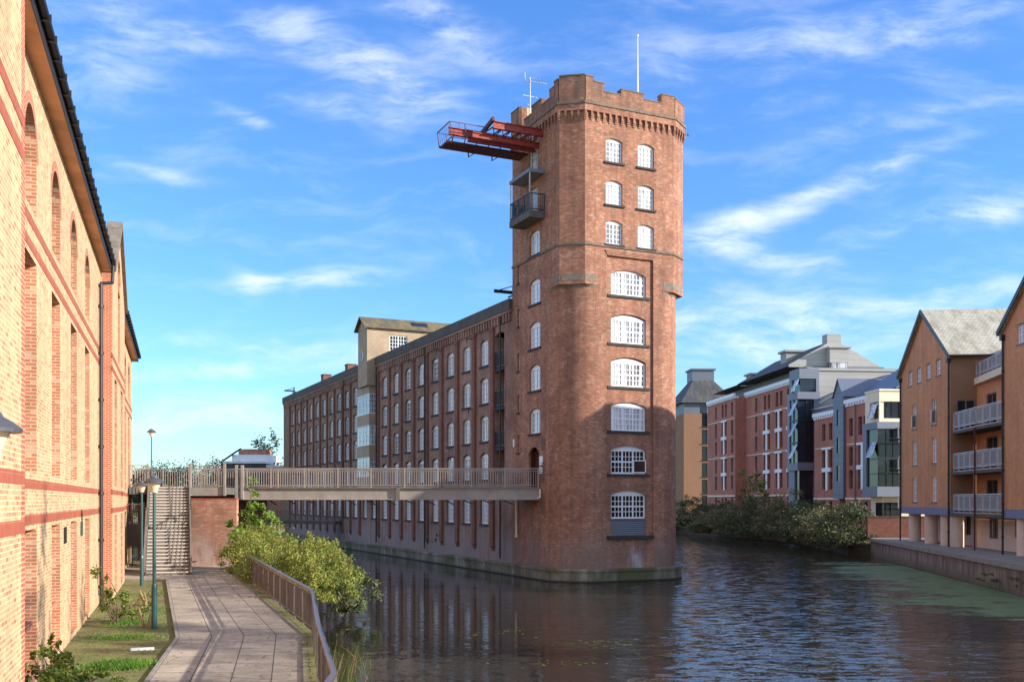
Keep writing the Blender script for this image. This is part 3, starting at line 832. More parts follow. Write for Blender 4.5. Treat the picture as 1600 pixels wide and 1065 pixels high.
# louvre below the lowest big window
m2 = MB()
for k in range(8):
    z = 2.74+k*.118
    m2.face([(3.1,.16,z),(5.51,.16,z),(5.51,.24,z+.105),(3.1,.24,z+.105)]); m2.face([(3.1,.24,z+.105),(5.51,.24,z+.105),(5.51,.16,z+.118),(3.1,.16,z+.118)])
m2.build('louvre', M['bluegrey'], T)
m2 = MB(); m2.box(2.75,5.94,-.16,.12,2.5,2.70); m2.build('sill', M['sill'], T)
# vents at the start of the round corner, plates, door
for z0, z1 in ((7.9,8.75),(5.9,7.3),(4.0,5.3)):
    m2 = MB()
    for k in range(int((z1-z0)/.14)): m2.face([(-.02,2.75,z0+k*.14),(-.02,3.25,z0+k*.14),(-.06,3.25,z0+k*.14+.1),(-.06,2.75,z0+k*.14+.1)])
    m2.build('vent_grille', M['tauped'], T)
m2 = MB(); m2.face([(.45,3.5,5.56),(.45,5.02,5.56),(.45,5.02,8.1),(.45,3.5,8.1)])
m2.face([(.16,3.52,5.56),(.45,3.52,5.56),(.45,3.52,7.9),(.16,3.52,7.9)]); m2.face([(.16,5.0,5.56),(.45,5.0,5.56),(.45,5.0,7.9),(.16,5.0,7.9)])
m2.build('door_recess', M['gantryd'], T)
for z0, z1, y0 in ((6.95,7.5,3.0),(6.45,6.85,3.0)):
    m2 = MB(); m2.box(-.04,-.005,y0,y0+.42,z0,z1); m2.build('notice_plate', M['white'], T)
m2 = MB(); m2.box(-.06,-.005,7.05,7.2,8.25,8.75); m2.build('wall_lamp', M['white'], T)
# drain pipes
m2 = MB(); m2.tube((-.12,6.55,2.6),(-.12,6.55,5.0),.07); m2.tube((-.12,6.55,2.6),(-.1,6.55,2.45),.13,.1)
m2.tube((-.12,3.15,4.98),(-.12,3.15,5.5),.06); m2.tube((-.12,3.15,4.98),(-.12,5.6,4.86),.06); m2.build('drain_pipe', M['cream_r'], T)
# steel balcony and canopy on the side face
def strip_balcony(z, name):
    b_ = MB(); b_.box(-1.05,-.002,2.72,5.6,z-.40,z); o = b_.build(name, M['concdark'], T)
    return o
bal = strip_balcony(22.25, 'balcony')
m2 = MB()
ps = [(-.02,2.77),(-1.0,2.77),(-1.0,5.55),(-.02,5.55)]
for a, b in zip(ps, ps[1:]):
    for zz in (22.36, 23.3): m2.bar((*a,zz),(*b,zz),.05)
    L = sqrt((a[0]-b[0])**2+(a[1]-b[1])**2); n = int(L/.13)
    for i in range(n+1):
        f = i/n; x = a[0]+(b[0]-a[0])*f; y = a[1]+(b[1]-a[1])*f
        m2.bar((x,y,22.27),(x,y,23.3),.022 if i % 6 else .05)
m2.build('railing', M['black'], bal)
m2 = MB(); m2.box(-1.05,-.002,2.7,5.62,24.56,24.76); can = m2.build('canopy', M['bluegrey'], T)
m2 = MB()
for y in (2.8, 5.52): m2.bar((-.99,y,22.25),(-.99,y,24.56),.055)
m2.build('post', M['steelgrey'], can)
# the red steel hoist
GX = thing('hoist_gantry', 'red steel hoist gantry jutting out of the top of the brick tower', 'gantry', MILL, A_MILL)
def ibeam(mb, p, q, w=.22, h=.42):
    p = Vector(p); q = Vector(q)
    mb.bar(p, q, .05, h); 
    for s in (-1, 1): mb.bar(p+Vector((0,0,s*h/2)), q+Vector((0,0,s*h/2)), w, .05)
for (x0, y, x1, zz) in ((.1,3.0,-3.3,27.08),(.1,4.75,-5.45,26.98)):
    b_ = MB(); ibeam(b_, (x0,y,zz),(x1,y,zz), .22, .40); b_.build('beam', M['gantry'], GX)
for y in (3.55, 4.3):
    b_ = MB(); ibeam(b_, (.1,y,26.5),(-4.4,y,26.5), .2, .28); b_.build('beam', M['gantry'], GX)
b_ = MB(); b_.bar((-3.38,2.75,27.35),(-3.38,5.0,27.0),.14,.26); b_.build('cross_beam', M['gantryd'], GX)
b_ = MB()
for k in range(6):
    x = -.3-k*.6
    b_.bar((x,3.0,26.95),(x-.3,4.75,26.85),.05,.07)
    if x > -3: b_.bar((x,3.0,26.9),(x-.3,3.55,26.6),.045); b_.bar((x-.3,3.55,26.6),(x-.6,3.0,26.9),.045)
for k in range(8):
    x = -.3-k*.62
    b_.bar((x,4.75,26.8),(x-.31,4.3,26.6),.045); b_.bar((x-.31,4.3,26.6),(x-.62,4.75,26.8),.045)
b_.build('lattice', M['gantryd'], GX)
b_ = MB(); b_.box(-5.4,-.05,5.2,6.1,26.42,26.47)
for y in (5.1,6.2): b_.bar((-5.5,y,26.45),(-.02,y,26.45),.06,.14)
for x in (-2.0,-3.6): b_.bar((x,6.15,26.45),(x,6.15,26.1),.06); b_.bar((x,6.15,26.1),(x+.4,6.15,26.38),.05)
for k in range(7): b_.bar((-.3-k*.8,4.75,26.85),(-.3-k*.8,5.15,26.5),.05)
b_.build('walkway', M['gantryd'], GX)
b_ = MB()
for x in (-5.55,-4.6):
    for y in (4.1,6.2): b_.bar((x+.05,y,26.4),(x-.08,y,27.3),.045)
for y in (4.1,6.2):
    b_.bar((-5.5,y,26.4),(-4.6,y,26.4),.045); b_.bar((-5.63,y,27.3),(-3.4,y,27.3),.04); b_.bar((-5.0,y,26.4),(-5.05,y,27.3),.025)
for zz, x in ((26.4,-5.5),(27.3,-5.63)): b_.bar((x,4.1,zz),(x,6.2,zz),.045)
for k in range(8): b_.bar((-5.5,4.1+k*.3,26.4),(-5.63,4.1+k*.3,27.3),.014)
b_.build('cage', M['gantryd'], GX)
b_ = MB(); b_.box(-.03,.10,3.75,4.95,27.06,27.6); b_.build('head_panel', M['white'], GX)
# pole and aerial on the roof
FP = thing('flagpole', 'thin white flagpole on top of the brick tower', 'flagpole', (*mill_w(5.6,1.2), 28.1))
b_ = MB(); b_.tube((0,0,0),(0,0,5.2),.075,.03,8); b_.tube((0,0,5.15),(0,0,5.3),.06,.06,8); b_.build('pole', M['cream_r'], FP)
b_ = MB(); b_.box(-.12,.12,-.12,.12,0,.4); b_.build('socket', M['steelgrey'], FP)
AE = thing('television_aerial', 'small television aerial on a mast at the left edge of the tower roof', 'aerial', (*mill_w(.35,5.5), 28.1), A_MILL)
b_ = MB(); b_.tube((0,0,0),(0,0,3.4),.045,.035,8); b_.build('mast', M['steelgrey'], AE)
b_ = MB(); b_.bar((-.3,.1,3.2),(1.1,-.2,3.1),.04)
for k in range(6): b_.bar((-.2+k*.22,.28-k*.04,3.2),(-.2+k*.22,-.28-k*.04,3.18),.022)
b_.bar((-.3,.1,3.3),(-.32,.1,3.7),.03); b_.bar((-.5,0,2.2),(.5,0,2.2),.03); b_.bar((-.3,-.2,1.6),(.2,.2,1.6),.03); b_.build('antenna', M['steelgrey'], AE)

# ------------------------------------------------------------------ the long mill wing
G = thing('mill_wing', 'long dark brick mill range with rows of white arched windows along the river', 'mill', MILL, A_MILL)
near = [12.06+3.22*k for k in range(8)]
farc = [44.05+3.06*k for k in range(10)]
rowz = [(14.07,1.78),(11.47,1.78),(8.87,1.78),(6.25,1.84),(3.18,1.98)]
TE = 76.7
ops = [(c-.71, c+.71, z, z+h, .2) for c in near+farc for z, h in rowz]
niche = (8.65, 10.2, 6.6, 16.0, .2)
ops.append(niche)
ops += [(37.3, 38.6, 3.18, 5.16, .2), (40.2, 41.4, 3.18, 5.16, .2)]
mb = MB()
wall(mb, 'x', 0, -1, TD, TE, ZB, 17.0, ops, .2)
mb.face([(0,TE,ZB),(12,TE,ZB),(12,TE,17),(0,TE,17)]); mb.face([(12,TD,ZB-2),(12,TE,ZB-2),(12,TE,17),(12,TD,17)]); mb.face([(W_,TD+.01,ZB-2),(12,TD+.01,ZB-2),(12,TD+.01,17),(W_,TD+.01,17)])
mb.face([(.9,8.6,6.6),(.9,10.25,6.6),(.9,10.25,16),(.9,8.6,16)])   # back of the niche
mb.face([(.2,8.65,6.6),(.9,8.65,6.6),(.9,8.65,15.8),(.2,8.65,15.8)]); mb.face([(.2,10.2,6.6),(.9,10.2,6.6),(.9,10.2,15.8),(.2,10.2,15.8)])
mb.build('wall', M['mill_wing'], G)
m2 = MB(); m2.box(-.06,-.004,73.6,TE,ZB,17.0); m2.build('end_pier', M['mill_end'], G)
pil = MB(); pil.box(-.16,-.004,-.24,.24,1.75,16.2); pil.box(-.22,-.004,-.28,.28,16.2,16.44); pil.face([(-.16,-.24,1.75),(-.16,.24,1.75),(-.004,.24,1.4),(-.004,-.24,1.4)])
pil0 = pil.build('pilaster', M['pilaster'])
mids = [10.45]+[(a+b)/2 for a, b in zip(near, near[1:])]+[36.2, 42.3]+[(a+b)/2 for a, b in zip(farc, farc[1:])]+[73.1]
for t in mids: dup(pil0, G, (0,t,0))
# cornice, corbel table, parapet coping
m2 = MB()
for a, b in ((TD+.01,36.72),(39.7,TE)):
    n = int((b-a)/.46)
    for i in range(n): m2.box(-.16,-.004,a+.1+i*.46,a+.32+i*.46,16.46,16.98)
    m2.box(-.2,-.004,a,b,16.98,17.16)
m2.build('corbel_table', M['mill_wing'], G)
m2 = MB()
for a, b in ((TD+.01,36.72),(39.7,TE)): m2.box(-.24,.3,a,b,17.16,17.86)
m2.build('parapet', M['coping'], G)
m2 = MB()
for a, b in ((TD+.02,TE),):
    m2.face([(.3,a,17.5),(.3,b,17.5),(1.3,b,18.35),(1.3,a,18.35)]); m2.face([(1.3,a,18.35),(1.3,b,18.35),(6.5,b,19.4),(6.5,a,19.4)]); m2.face([(6.5,a,19.4),(6.5,b,19.4),(12,b,17),(12,a,17)])
    m2.face([(0.3,a,17.5),(1.3,a,18.35),(6.5,a,19.4),(12,a,17.0)]); m2.face([(0.3,b,17.5),(1.3,b,18.35),(6.5,b,19.4),(12,b,17.0)])
roof = m2.build('roof', M['slate'], G)
for t, x in ((51,1.2),(60.5,1.0)):
    m2 = MB(); m2.box(x,x+.9,t,t+1.1,18.0,19.05); m2.box(x-.06,x+.96,t-.06,t+1.16,19.05,19.15); m2.build('chimney', M['pilaster'], roof)
for t, L in ((8.3,.9),(73.2,.7)):
    m2 = MB(); m2.bar((.4,t,18.45),(-L,t,18.45),.12,.2); m2.bar((.5,t,17.8),(.5,t,18.9),.14); m2.bar((.5,t,18.9),(-L*.7,t,18.5),.06); m2.bar((.5,t-.8,18.3),(.5,t+.8,18.3),.1); m2.build('hoist_beam', M['black'], G)
wp = window(1.42, 1.78, .2, cols=2, rows=4, major=2, frame=.09, bar=.034, pane='glass', sill_over=.06, sill_h=.14, sill_out=.24)
wpd = window(1.42, 1.98, .2, cols=2, rows=5, major=2, frame=.09, bar=.034, pane='glass', sill_over=.06, sill_h=.14, sill_out=.24)
wpc = window(1.42, 1.78, .2, cols=2, rows=4, major=2, frame=.09, bar=.034, pane='glassw', sill_over=.06, sill_h=.14, sill_out=.24)
wpk = window(1.42, 1.78, .2, cols=2, rows=4, major=2, frame=.09, bar=.036, pane='glassd', sill_over=.06, sill_h=.14, sill_out=.24)
rw = random.Random(3)
for c in near+farc:
    for k, (z, h) in enumerate(rowz):
        put(wpd if k == 4 else rw.choice((wp, wp, wp, wpc, wpc, wpc, wpk)), G, '-x', 0, c, z, .16)
low = window(1.25, 1.98, .2, cols=2, rows=5, major=2, frame=.09, bar=.034, pane='glass', sill_over=.06, sill_h=.14, sill_out=.24)
for c in (37.95, 40.8): put(low, G, '-x', 0, c, 3.18, .16)
# niche with small iron balconies
nf = window(1.0, 2.0, .12, cols=2, rows=4, major=1, frame=.09, pane='glass', sill=False, name='french_door')
for z in (13.65, 11.05, 8.35):
    dup(nf, G, (.6, 9.5, z), FX['-x'])
    m2 = MB(); m2.box(-.04,.88,8.67,10.18,z-.22,z-.03); bo = m2.build('balcony', M['sill'], G)
    m2 = MB()
    for zz in (z+.1, z+1.05): m2.bar((-.02,8.7,zz),(-.02,10.15,zz),.05)
    for i in range(12): m2.bar((-.02,8.72+i*.13,z-.02),(-.02,8.72+i*.13,z+1.05),.025)
    m2.build('railing', M['black'], bo)
for t, z0 in ((8.5,1.0),(23.1,1.0),(36.0,1.0),(47.1,3)):
    m2 = MB(); m2.tube((-.26,t+.28,z0),(-.26,t+.28,16.9),.06,n=8)
    for k in range(6): m2.tube((-.26,t+.28,z0+.5+k*2.6),(-.26,t+.28,z0+.6+k*2.6),.08,n=8)
    m2.build('downpipe', M['black'], G)
# the tile-hung hoist housing with its stack of bay windows
mb = MB()
L0, L1 = 36.75, 39.65
wz = (18.6, 20.0)
wall(mb, 'y', L0, -1, -.97, 6.4, 15.3, 20.75, [(1.15, 2.9, 18.55, 20.0)], .1)
mb.face([(-.97,L0,15.3),(-.97,L1,15.3),(-.97,L1,20.75),(-.97,(L0+L1)/2,21.6),(-.97,L0,20.75)])
mb.face([(-.97,L1,15.3),(6.4,L1,15.3),(6.4,L1,20.75),(-.97,L1,20.75)]); mb.face([(-.97,L0,15.3),(0,L0,15.3),(0,L1,15.3),(-.97,L1,15.3)])
lu = mb.build('hoist_housing', M['lucam'], G)
m2 = MB(); mid = (L0+L1)/2
for y0 in (L0-.28, L1+.28):
    m2.face([(-1.3,y0,20.62),(9,y0,20.62),(9,mid,21.75),(-1.3,mid,21.75)]); m2.face([(-1.3,y0,20.5),(9,y0,20.5),(9,y0,20.62),(-1.3,y0,20.62)])
    m2.face([(-1.3,y0,20.5),(-1.3,mid,21.62),(-1.3,mid,21.75),(-1.3,y0,20.62)]); m2.face([(-1.3,y0,20.5),(9,y0,20.5),(9,mid,21.62),(-1.3,mid,21.62)])
hr = m2.build('roof', M['slate_moss'], lu)
m2 = MB(); nn = Vector((0,-(1.13),1.73)).normalized()
P0 = Vector((3.6,L0+.35,21.05)); P1 = Vector((5.0,L0+.35,21.05)); up = Vector((0,1.73,1.13)).normalized()*.62
m2.face([P0+Vector((0,0,.06)),P1+Vector((0,0,.06)),P1+up+Vector((0,0,.06)),P0+up+Vector((0,0,.06))])
for a, b in ((P0,P1),(P1,P1+up),(P1+up,P0+up),(P0+up,P0)): m2.bar(a,b,.06,.14)
m2.build('skylight', M['glassb'], lu)
m2 = MB(); m2.lathe((0,0,0), [(0,0),(.42,0),(.42,.05),(.3,.05)], 18); oo = m2.build('roundel', M['steelgrey'], lu, (-.975,mid,18.1)); oo.rotation_euler = (0, radians(-90), 0)
wl = window(1.75, 1.45, 0, cols=3, rows=4, major=2, frame=.09, bar=.04, pane='glassd', sill=False); put(wl, G, '-y', L0, 2.025, 18.55, .08)
# bay windows: canted boxes standing out from the wall
BY0, BY1 = 36.95, 40.9
for z, top in ((12.75,15.28),(9.85,11.7),(7.0,8.85)):
    m2 = MB(); m2.prism([(0,BY0),(-.72,BY0),(-.72,BY1),(0,BY1)], z-1.05, z); so_ = m2.build('bay_spandrel', M['lucam'], G)
m2 = MB(); m2.prism([(0,BY0),(-.72,BY0),(-.72,BY1),(0,BY1)], 14.6, 15.28); m2.build('bay_spandrel', M['lucam'], G)
m2 = MB(); m2.prism([(0,BY0),(-.66,BY0+.05),(-.66,BY1-.05),(0,BY1)], 5.0, 5.95); m2.build('bay_spandrel', M['lucam'], G)
b1 = window(3.9, 1.85, 0, cols=2, rows=4, major=4, frame=.1, bar=.04, pane='glassw', sill=False)
b2 = window(.7, 1.85, 0, cols=3, rows=4, major=1, frame=.08, bar=.04, pane='glassw', sill=False)
for z in (12.75, 9.87, 7.0):
    put(b1, G, '-x', -.70, (BY0+BY1)/2, z, 0); put(b2, G, '-y', BY0+.02, -.36, z, 0)
# small fittings on the wall
for t, z in ((33.2,13.1),(20.1,16.3),(14.0,16.2),(26.6,16.3),(17.1,8.0),(13.7,11.2)):
    m2 = MB(); m2.bar((-.05,t,z),(-.55,t,z),.05); m2.bar((-.5,t,z),(-.5,t,z-.3),.05); m2.build('iron_bracket', M['black'], G)
for o in (big, bigo, bigd, bigm, sm, smb, sd_, slit, fd, wp, wpk, wpd, wpc, low, nf, wl, b1, b2, pil0): kill(o)
# ------------------------------------------------------------------ brick block on the left
LB = thing('brick_block', 'sunlit cream brick block with red bands and tall arched recesses along the left edge', 'building', LEFT, A_LEFT)
BM_ = [M['cream'], M['jamb'], M['redband'], M['red']]
GZ = .6
EAVE = 13.5
bays = [16.65, 20.93, 25.22, 29.5, 33.8]
bays3 = [53.2, 57.4, 61.6]
def bay_ops(cs, top=12.65):
    o = []
    for c in cs:
        a, b = c-.86, c+.86
        o += [(a,b,10.62,top,.86), (a,b,5.36,9.66), (a,b,1.15,4.22)]
    return o
mb = MB()
wall(mb, 'x', 0, 1, 15.0, 39.9, GZ, EAVE+.3, bay_ops(bays), .42, 0, 1, 12)
wall(mb, 'x', 0, 1, 49.4, 65.5, GZ, EAVE+.3, bay_ops(bays3), .42, 0, 1, 12)
wall(mb, 'x', .36, 1, 40.3, 49.4, GZ, 13.6, bay_ops([42.6])[1:]+bay_ops([47.0])[1:]+[(44.0,45.7,10.62,13.6)], .42, 0, 1)
# gable above the second section
gl, gr, ga = 40.3, 49.4, 44.85
gz = lambda l: 16.5-(abs(l-ga)/4.55)*2.9
A_ = [(44.85-.85+1.7*k/10) for k in range(11)]
az = lambda l: 14.15+sqrt(max(0,.85**2-(l-44.85)**2))
Wx = lambda l, z: (.36, l, z)
mb.face([Wx(gl,13.6),Wx(44.0,13.6),Wx(44.0,gz(44.0)),Wx(gl,gz(gl))]); mb.face([Wx(45.7,13.6),Wx(gr,13.6),Wx(gr,gz(gr)),Wx(45.7,gz(45.7))])
for a, b in zip(A_, A_[1:]): mb.face([Wx(a,az(a)),Wx(b,az(b)),Wx(b,gz(b)),Wx(a,gz(a))])
for l in (44.0,45.7): mb.face([(.36,l,13.6),(-.06,l,13.6),(-.06,l,14.15),(.36,l,14.15)], 1)
for a, b in zip(A_, A_[1:]): mb.face([(.36,a,az(a)),(.36,b,az(b)),(-.06,b,az(b)),(-.06,a,az(a))], 1)
# the near block standing proud
wall(mb, 'x', .62, 1, 3.0, 15.4, GZ, 14.5, (), .3)
mb.face([(.62,15.4,GZ),(-.1,15.4,GZ),(-.1,15.4,14.5),(.62,15.4,14.5)], 3)
mb.face([(.36,40.3,GZ),(-.1,40.3,GZ),(-.1,40.3,13.6),(.36,40.3,13.6)], 3); mb.face([(.36,49.4,GZ),(-.1,49.4,GZ),(-.1,49.4,14),(.36,49.4,14)], 3)
mb.face([(0,39.9,GZ),(0,40.3,GZ),(0,40.3,EAVE),(0,39.9,EAVE)], 0)
# rest of the body
mb.face([(0,65.5,GZ),(-11,65.5,GZ),(-11,65.5,13.4),(0,65.5,13.4)]); mb.face([(-11,3,GZ),(-11,65.5,GZ),(-11,65.5,13.4),(-11,3,13.4)]); mb.face([(.62,3,GZ),(-11,3,GZ),(-11,3,14.5),(.62,3,14.5)])
mb.build('wall', BM_, LB)
# red soldier bands, a few millimetres proud
m2 = MB()
for x, a, b in ((.004,15.5,40.25),(.004,49.5,65.5),(.364,40.3,49.4),(.624,3,15.4)):
    for z0, z1 in ((4.32,4.52),(5.03,5.22),(9.77,9.97),(10.26,10.46)):
        m2.box(x-.05, x+.004, a, b, z0, z1)
m2.build('brick_band', M['redband'], LB)
m2 = MB(); m2.box(.6,.626,15.1,15.404,GZ,14.5)
m2.build('quoin', M['red'], LB)
def ring(x, c, sp, r, t):
    n = 14; m2 = MB()
    for k in range(n):
        a0 = pi*k/n; a1 = pi*(k+1)/n
        q = [(r,a0),(r+t,a0),(r+t,a1),(r,a1)]
        m2.face([(x,c-rr*cos(a),sp+rr*sin(a)) for rr, a in q], 0, [(rr,a*1.0) for rr, a in q])
    m2.build('arch_ring', M['red'], LB)
for c in bays+bays3: ring(.006, c, 11.79, .86, .23)
ring(.366, 44.85, 14.15, .85, .23)
# windows deep in the recesses, red brick panels under the lowest ones
wu = window(1.72, 2.0, .0, cols=2, rows=3, major=2, frame=.09, pane='glassd', sill=False, fm='tauped')
wm = window(1.72, 4.3, .0, cols=2, rows=5, major=2, frame=.09, pane='glassd', sill=True, fm='tauped', sillmat='red', sill_over=0, sill_h=.2, sill_out=.3)
wlo = window(1.72, 1.9, .0, cols=2, rows=2, major=2, frame=.09, pane='glassd', sill=True, fm='tauped', sillmat='red', sill_over=0, sill_h=.1, sill_out=.3)
for x, cs in ((0, bays+bays3), (.36, [42.6, 47.0])):
    for c in cs:
        if x == 0: put(wu, LB, '+x', x, c, 10.62, .40)
        put(wm, LB, '+x', x, c, 5.36, .36)
        put(wlo, LB, '+x', x, c, 2.32, .36)
        p_ = MB(); p_.box(x-.42, x-.34, c-.855, c+.855, 1.15, 2.30); p_.build('brick_panel', M['red'], LB)
put(wu, LB, '+x', .36, 44.85, 13.0, .40)
for o in (wu, wm, wlo): kill(o)
# eaves, gutters, roofs
def eaves(l0, l1, x0=0):
    e = MB(); e.box(x0+.002, x0+.34, l0, l1, EAVE, EAVE+.03); e.build('soffit', M['sofbrown'], LB)
    e = MB(); e.box(x0+.34, x0+.37, l0, l1, EAVE-.03, EAVE+.24)
    n = 8
    for k in range(n):
        a0 = pi+pi*k/n; a1 = pi+pi*(k+1)/n
        e.face([(x0+.44+.085*cos(a0),l0-.02,EAVE+.27+.085*sin(a0)),(x0+.44+.085*cos(a1),l0-.02,EAVE+.27+.085*sin(a1)),(x0+.44+.085*cos(a1),l1+.02,EAVE+.27+.085*sin(a1)),(x0+.44+.085*cos(a0),l1+.02,EAVE+.27+.085*sin(a0))])
    L = l1-l0
    for i in range(int(L/.9)):
        y = l0+.3+i*.9; e.bar((x0+.37,y,EAVE+.17),(x0+.53,y,EAVE+.16),.05,.03); e.bar((x0+.53,y,EAVE+.16),(x0+.53,y,EAVE+.29),.05,.02)
    e.build('gutter', M['black'], LB)
eaves(15.42, 39.85); eaves(3.0, 15.38, 0); eaves(49.45, 66.0)
e = MB()
for l0, l1 in ((3.0,40.2),(49.5,66)):
    e.face([(.42,l0,EAVE+.31),(.42,l1,EAVE+.31),(-5.5,l1,18),(-5.5,l0,18)]); e.face([(-5.5,l0,18),(-5.5,l1,18),(-11.6,l1,13.3),(-11.6,l0,13.3)])
for l0, l1 in ((gl, ga),(gr, ga)):
    s_ = 1 if l0 < l1 else -1
    e.face([(.30,l0+.1*s_,13.6),(.30,l1,16.35),(-6,l1,16.35),(-6,l0+.1*s_,13.6)])
e.face([(-5.5,66,18),(.42,66,EAVE+.3),(-11.6,66,13.3)])
e.build('roof', M['tile'], LB)
e = MB()
for l0, z0 in ((gl-.12, gz(gl)), (gr+.12, gz(gr))):
    e.bar((.2,l0,z0+.06),(.2,ga,16.58),.62,.22)
e.build('gable_coping', M['stone'], LB)
e = MB()
e.tube((.10,38.3,.9),(.10,38.3,12.7),.065,n=8); e.tube((.10,38.3,12.7),(.42,39.3,12.95),.06,n=8); e.tube((.42,39.3,12.95),(.44,39.5,13.6),.06,n=8)
for k in range(7): e.tube((.10,38.3,1.6+k*1.7),(.10,38.3,1.72+k*1.7),.095,n=8)
e.build('downpipe', M['black'], LB)
for l, z, m_ in ((25.5+1.35, 3.7, 'black'), (30.0+1.4, 3.75, 'teal')):
    e = MB(); e.box(.004,.03,l,l+.5,z,z+.42); e.build('wall_plate', M[m_], LB)
e = MB(); e.box(.0,.25,62.8,63.0,5.95,6.1); e.lathe((.32,62.9,5.85),[(0,0),(.14,0),(.16,.3),(0,.3)],10); e.build('wall_lamp', M['black'], LB)

# ------------------------------------------------------------------ staircase up to the bridge
ST = thing('staircase', 'concrete flight of stairs with pale nosings climbing to the footbridge', 'staircase', LEFT, A_LEFT)
SX0, SX1 = 1.2, 3.3
DECK = 5.58
ris = (DECK-pz)/27
m2 = MB(); ns = MB()
l = 52.0; z = pz; prof = [(l, z)]
for k in range(27):
    z += ris; prof.append((l, z))
    l += .28 if k not in (12, 26) else (1.5 if k == 12 else .5)
    prof.append((l, z))
for k in range(len(prof)-1):
    a, b = prof[k], prof[k+1]
    m2.face([(SX0,a[0],a[1]),(SX1,a[0],a[1]),(SX1,b[0],b[1]),(SX0,b[0],b[1])])
    if k % 2 == 0: ns.box(SX0+.02, SX1-.02, b[0]-.035, b[0]+.05, b[1]-.05, b[1]+.004)
for x in (SX0, SX1):
    for k in range(1, len(prof)-1, 2):
        a, b = prof[k], prof[k+1]
        m2.face([(x,a[0],max(.9,a[1]-.45)),(x,b[0],max(.9,b[1]-.45)),(x,b[0],b[1]),(x,a[0],a[1])])
m2.build('steps', M['tauped'], ST); ns.build('nosing', M['nosing'], ST)
ql = [(52.0, pz), (55.36, pz+13*ris), (56.86, pz+13*ris), (60.54, DECK)]
for x in (SX0-.06, SX1+.06):
    m2 = MB()
    for a, b in zip(ql, ql[1:]): m2.bar((x,a[0]-.05,a[1]-.02),(x,b[0],b[1]-.02),.09,.42)
    m2.build('stringer', M['tauped'], ST)
    m2 = MB()
    for a, b in zip(ql, ql[1:]):
        for dz in (.22, 1.05): m2.bar((x,a[0],a[1]+dz),(x,b[0],b[1]+dz),.05)
        n = max(2, int((b[0]-a[0])/.14))
        for i in range(n+1):
            f = i/n; y = a[0]+(b[0]-a[0])*f; zz = a[1]+(b[1]-a[1])*f
            m2.bar((x,y,zz+.1),(x,y,zz+1.05),.022)
        for q in (a, b): m2.bar((x,q[0],q[1]-.1),(x,q[0],q[1]+1.2),.07)
    m2.build('railing', M['tauped'], ST)

# ------------------------------------------------------------------ footbridge and its landing
def rail_panel(mb, p, q, z, h=1.17, sp=.15, post=True):
    p = Vector((*p,z)); q = Vector((*q,z)); L = (q-p).length
    u = Vector((0,0,1))
    for zz, w in ((h,.07),(h-.13,.04),(.14,.05)): mb.bar(p+u*zz, q+u*zz, w, w*.8)
    n = max(2, round(L/sp))
    for i in range(1, n): c = p.lerp(q, i/n); mb.bar(c+u*.14, c+u*(h-.13), .034)
    if post: mb.bar(p, p+u*(h+.04), .085)
def railing(parent, pts, z, step=1.96, mat='taupe', h=1.17, name='railing_panel'):
    for a, b in zip(pts, pts[1:]):
        A = Vector(a); B = Vector(b); n = max(1, round((B-A).length/step))
        for i in range(n):
            m_ = MB(); p = A.lerp(B, i/n); q = A.lerp(B, (i+1)/n)
            rail_panel(m_, p, q, z, h)
            if i == n-1 and b == pts[-1]: m_.bar((*q,z),(*q,z+h+.04),.085)
            m_.build(name, M[mat], parent)
FB = thing('footbridge', 'brown steel footbridge with upright bar railings crossing to the tower', 'footbridge')
m2 = MB(); m2.prism([(-16.85,61.06),(1.68,61.06),(.78,63.3),(-16.85,63.3)], DECK-.14, DECK-.004); m2.build('deck', M['concdark'], FB)
for x0, x1 in ((-16.85,-6.98),(-6.94,1.70)):
    m2 = MB(); m2.box(x0,x1,61.0,61.05,DECK-.70,DECK+.02); m2.box(x0,x1,60.86,61.0,DECK-.02,DECK+.03); m2.box(x0,x1,60.88,61.0,DECK-.74,DECK-.70)
    m2.build('beam', M['taupe'], FB)
m2 = MB(); m2.box(-7.08,-6.84,60.84,60.995,DECK-.76,DECK+.035); m2.build('splice_plate', M['tauped'], FB)
m2 = MB(); m2.box(-16.85,.8,63.25,63.35,DECK-.70,DECK+.02); m2.build('beam', M['tauped'], FB)
m2 = MB()
for i in range(14):
    x = -15.6+i*1.22; m2.bar((x,61.1,DECK-.62),(x+.3,63.2,DECK-.62),.09,.14); m2.bar((x,63.2,DECK-.60),(x+1.1,61.4,DECK-1.05),.06)
m2.build('bracing', M['tauped'], FB)
railing(FB, [(-16.75,60.95),(1.6,60.95)], DECK, 1.96)
railing(FB, [(-16.75,63.2),(.75,63.2)], DECK, 1.96, name='railing_panel')
for x in (-16.8, -16.45):
    m2 = MB(); m2.bar((x,60.9,DECK-.7),(x,60.9,DECK+1.38),.16); m2.build('end_post', M['taupe'], FB)
LD = thing('stair_landing', 'concrete landing with railings joining the stairs to the footbridge', 'landing')
m2 = MB()
m2.prism([(-16.9,59.0),(-16.9,63.7),(-24.15,63.7),(-22.02,57.36),(-20.95,57.83),(-18.97,58.49),(-18.9,59.0)], DECK-.42, DECK)
m2.build('slab', M['concdark'], LD)
m2 = MB(); m2.box(-19.0,-16.95,58.94,58.998,DECK-.5,DECK+.02); m2.build('edge_beam', M['taupe'], LD)
railing(LD, [(-18.95,58.96),(-16.95,58.96)], DECK, 2.2, h=1.24)
railing(LD, [(-21.05,57.75),(-22.0,57.45)], DECK, 1.0, h=1.24)
railing(LD, [(-16.9,63.62),(-24.0,63.62)], DECK, 1.9, h=1.2)
for x, y in ((-19.0,58.9),(-16.95,58.9)):
    m2 = MB(); m2.bar((x,y,DECK-.5),(x,y,DECK+1.4),.13); m2.build('post', M['taupe'], LD)
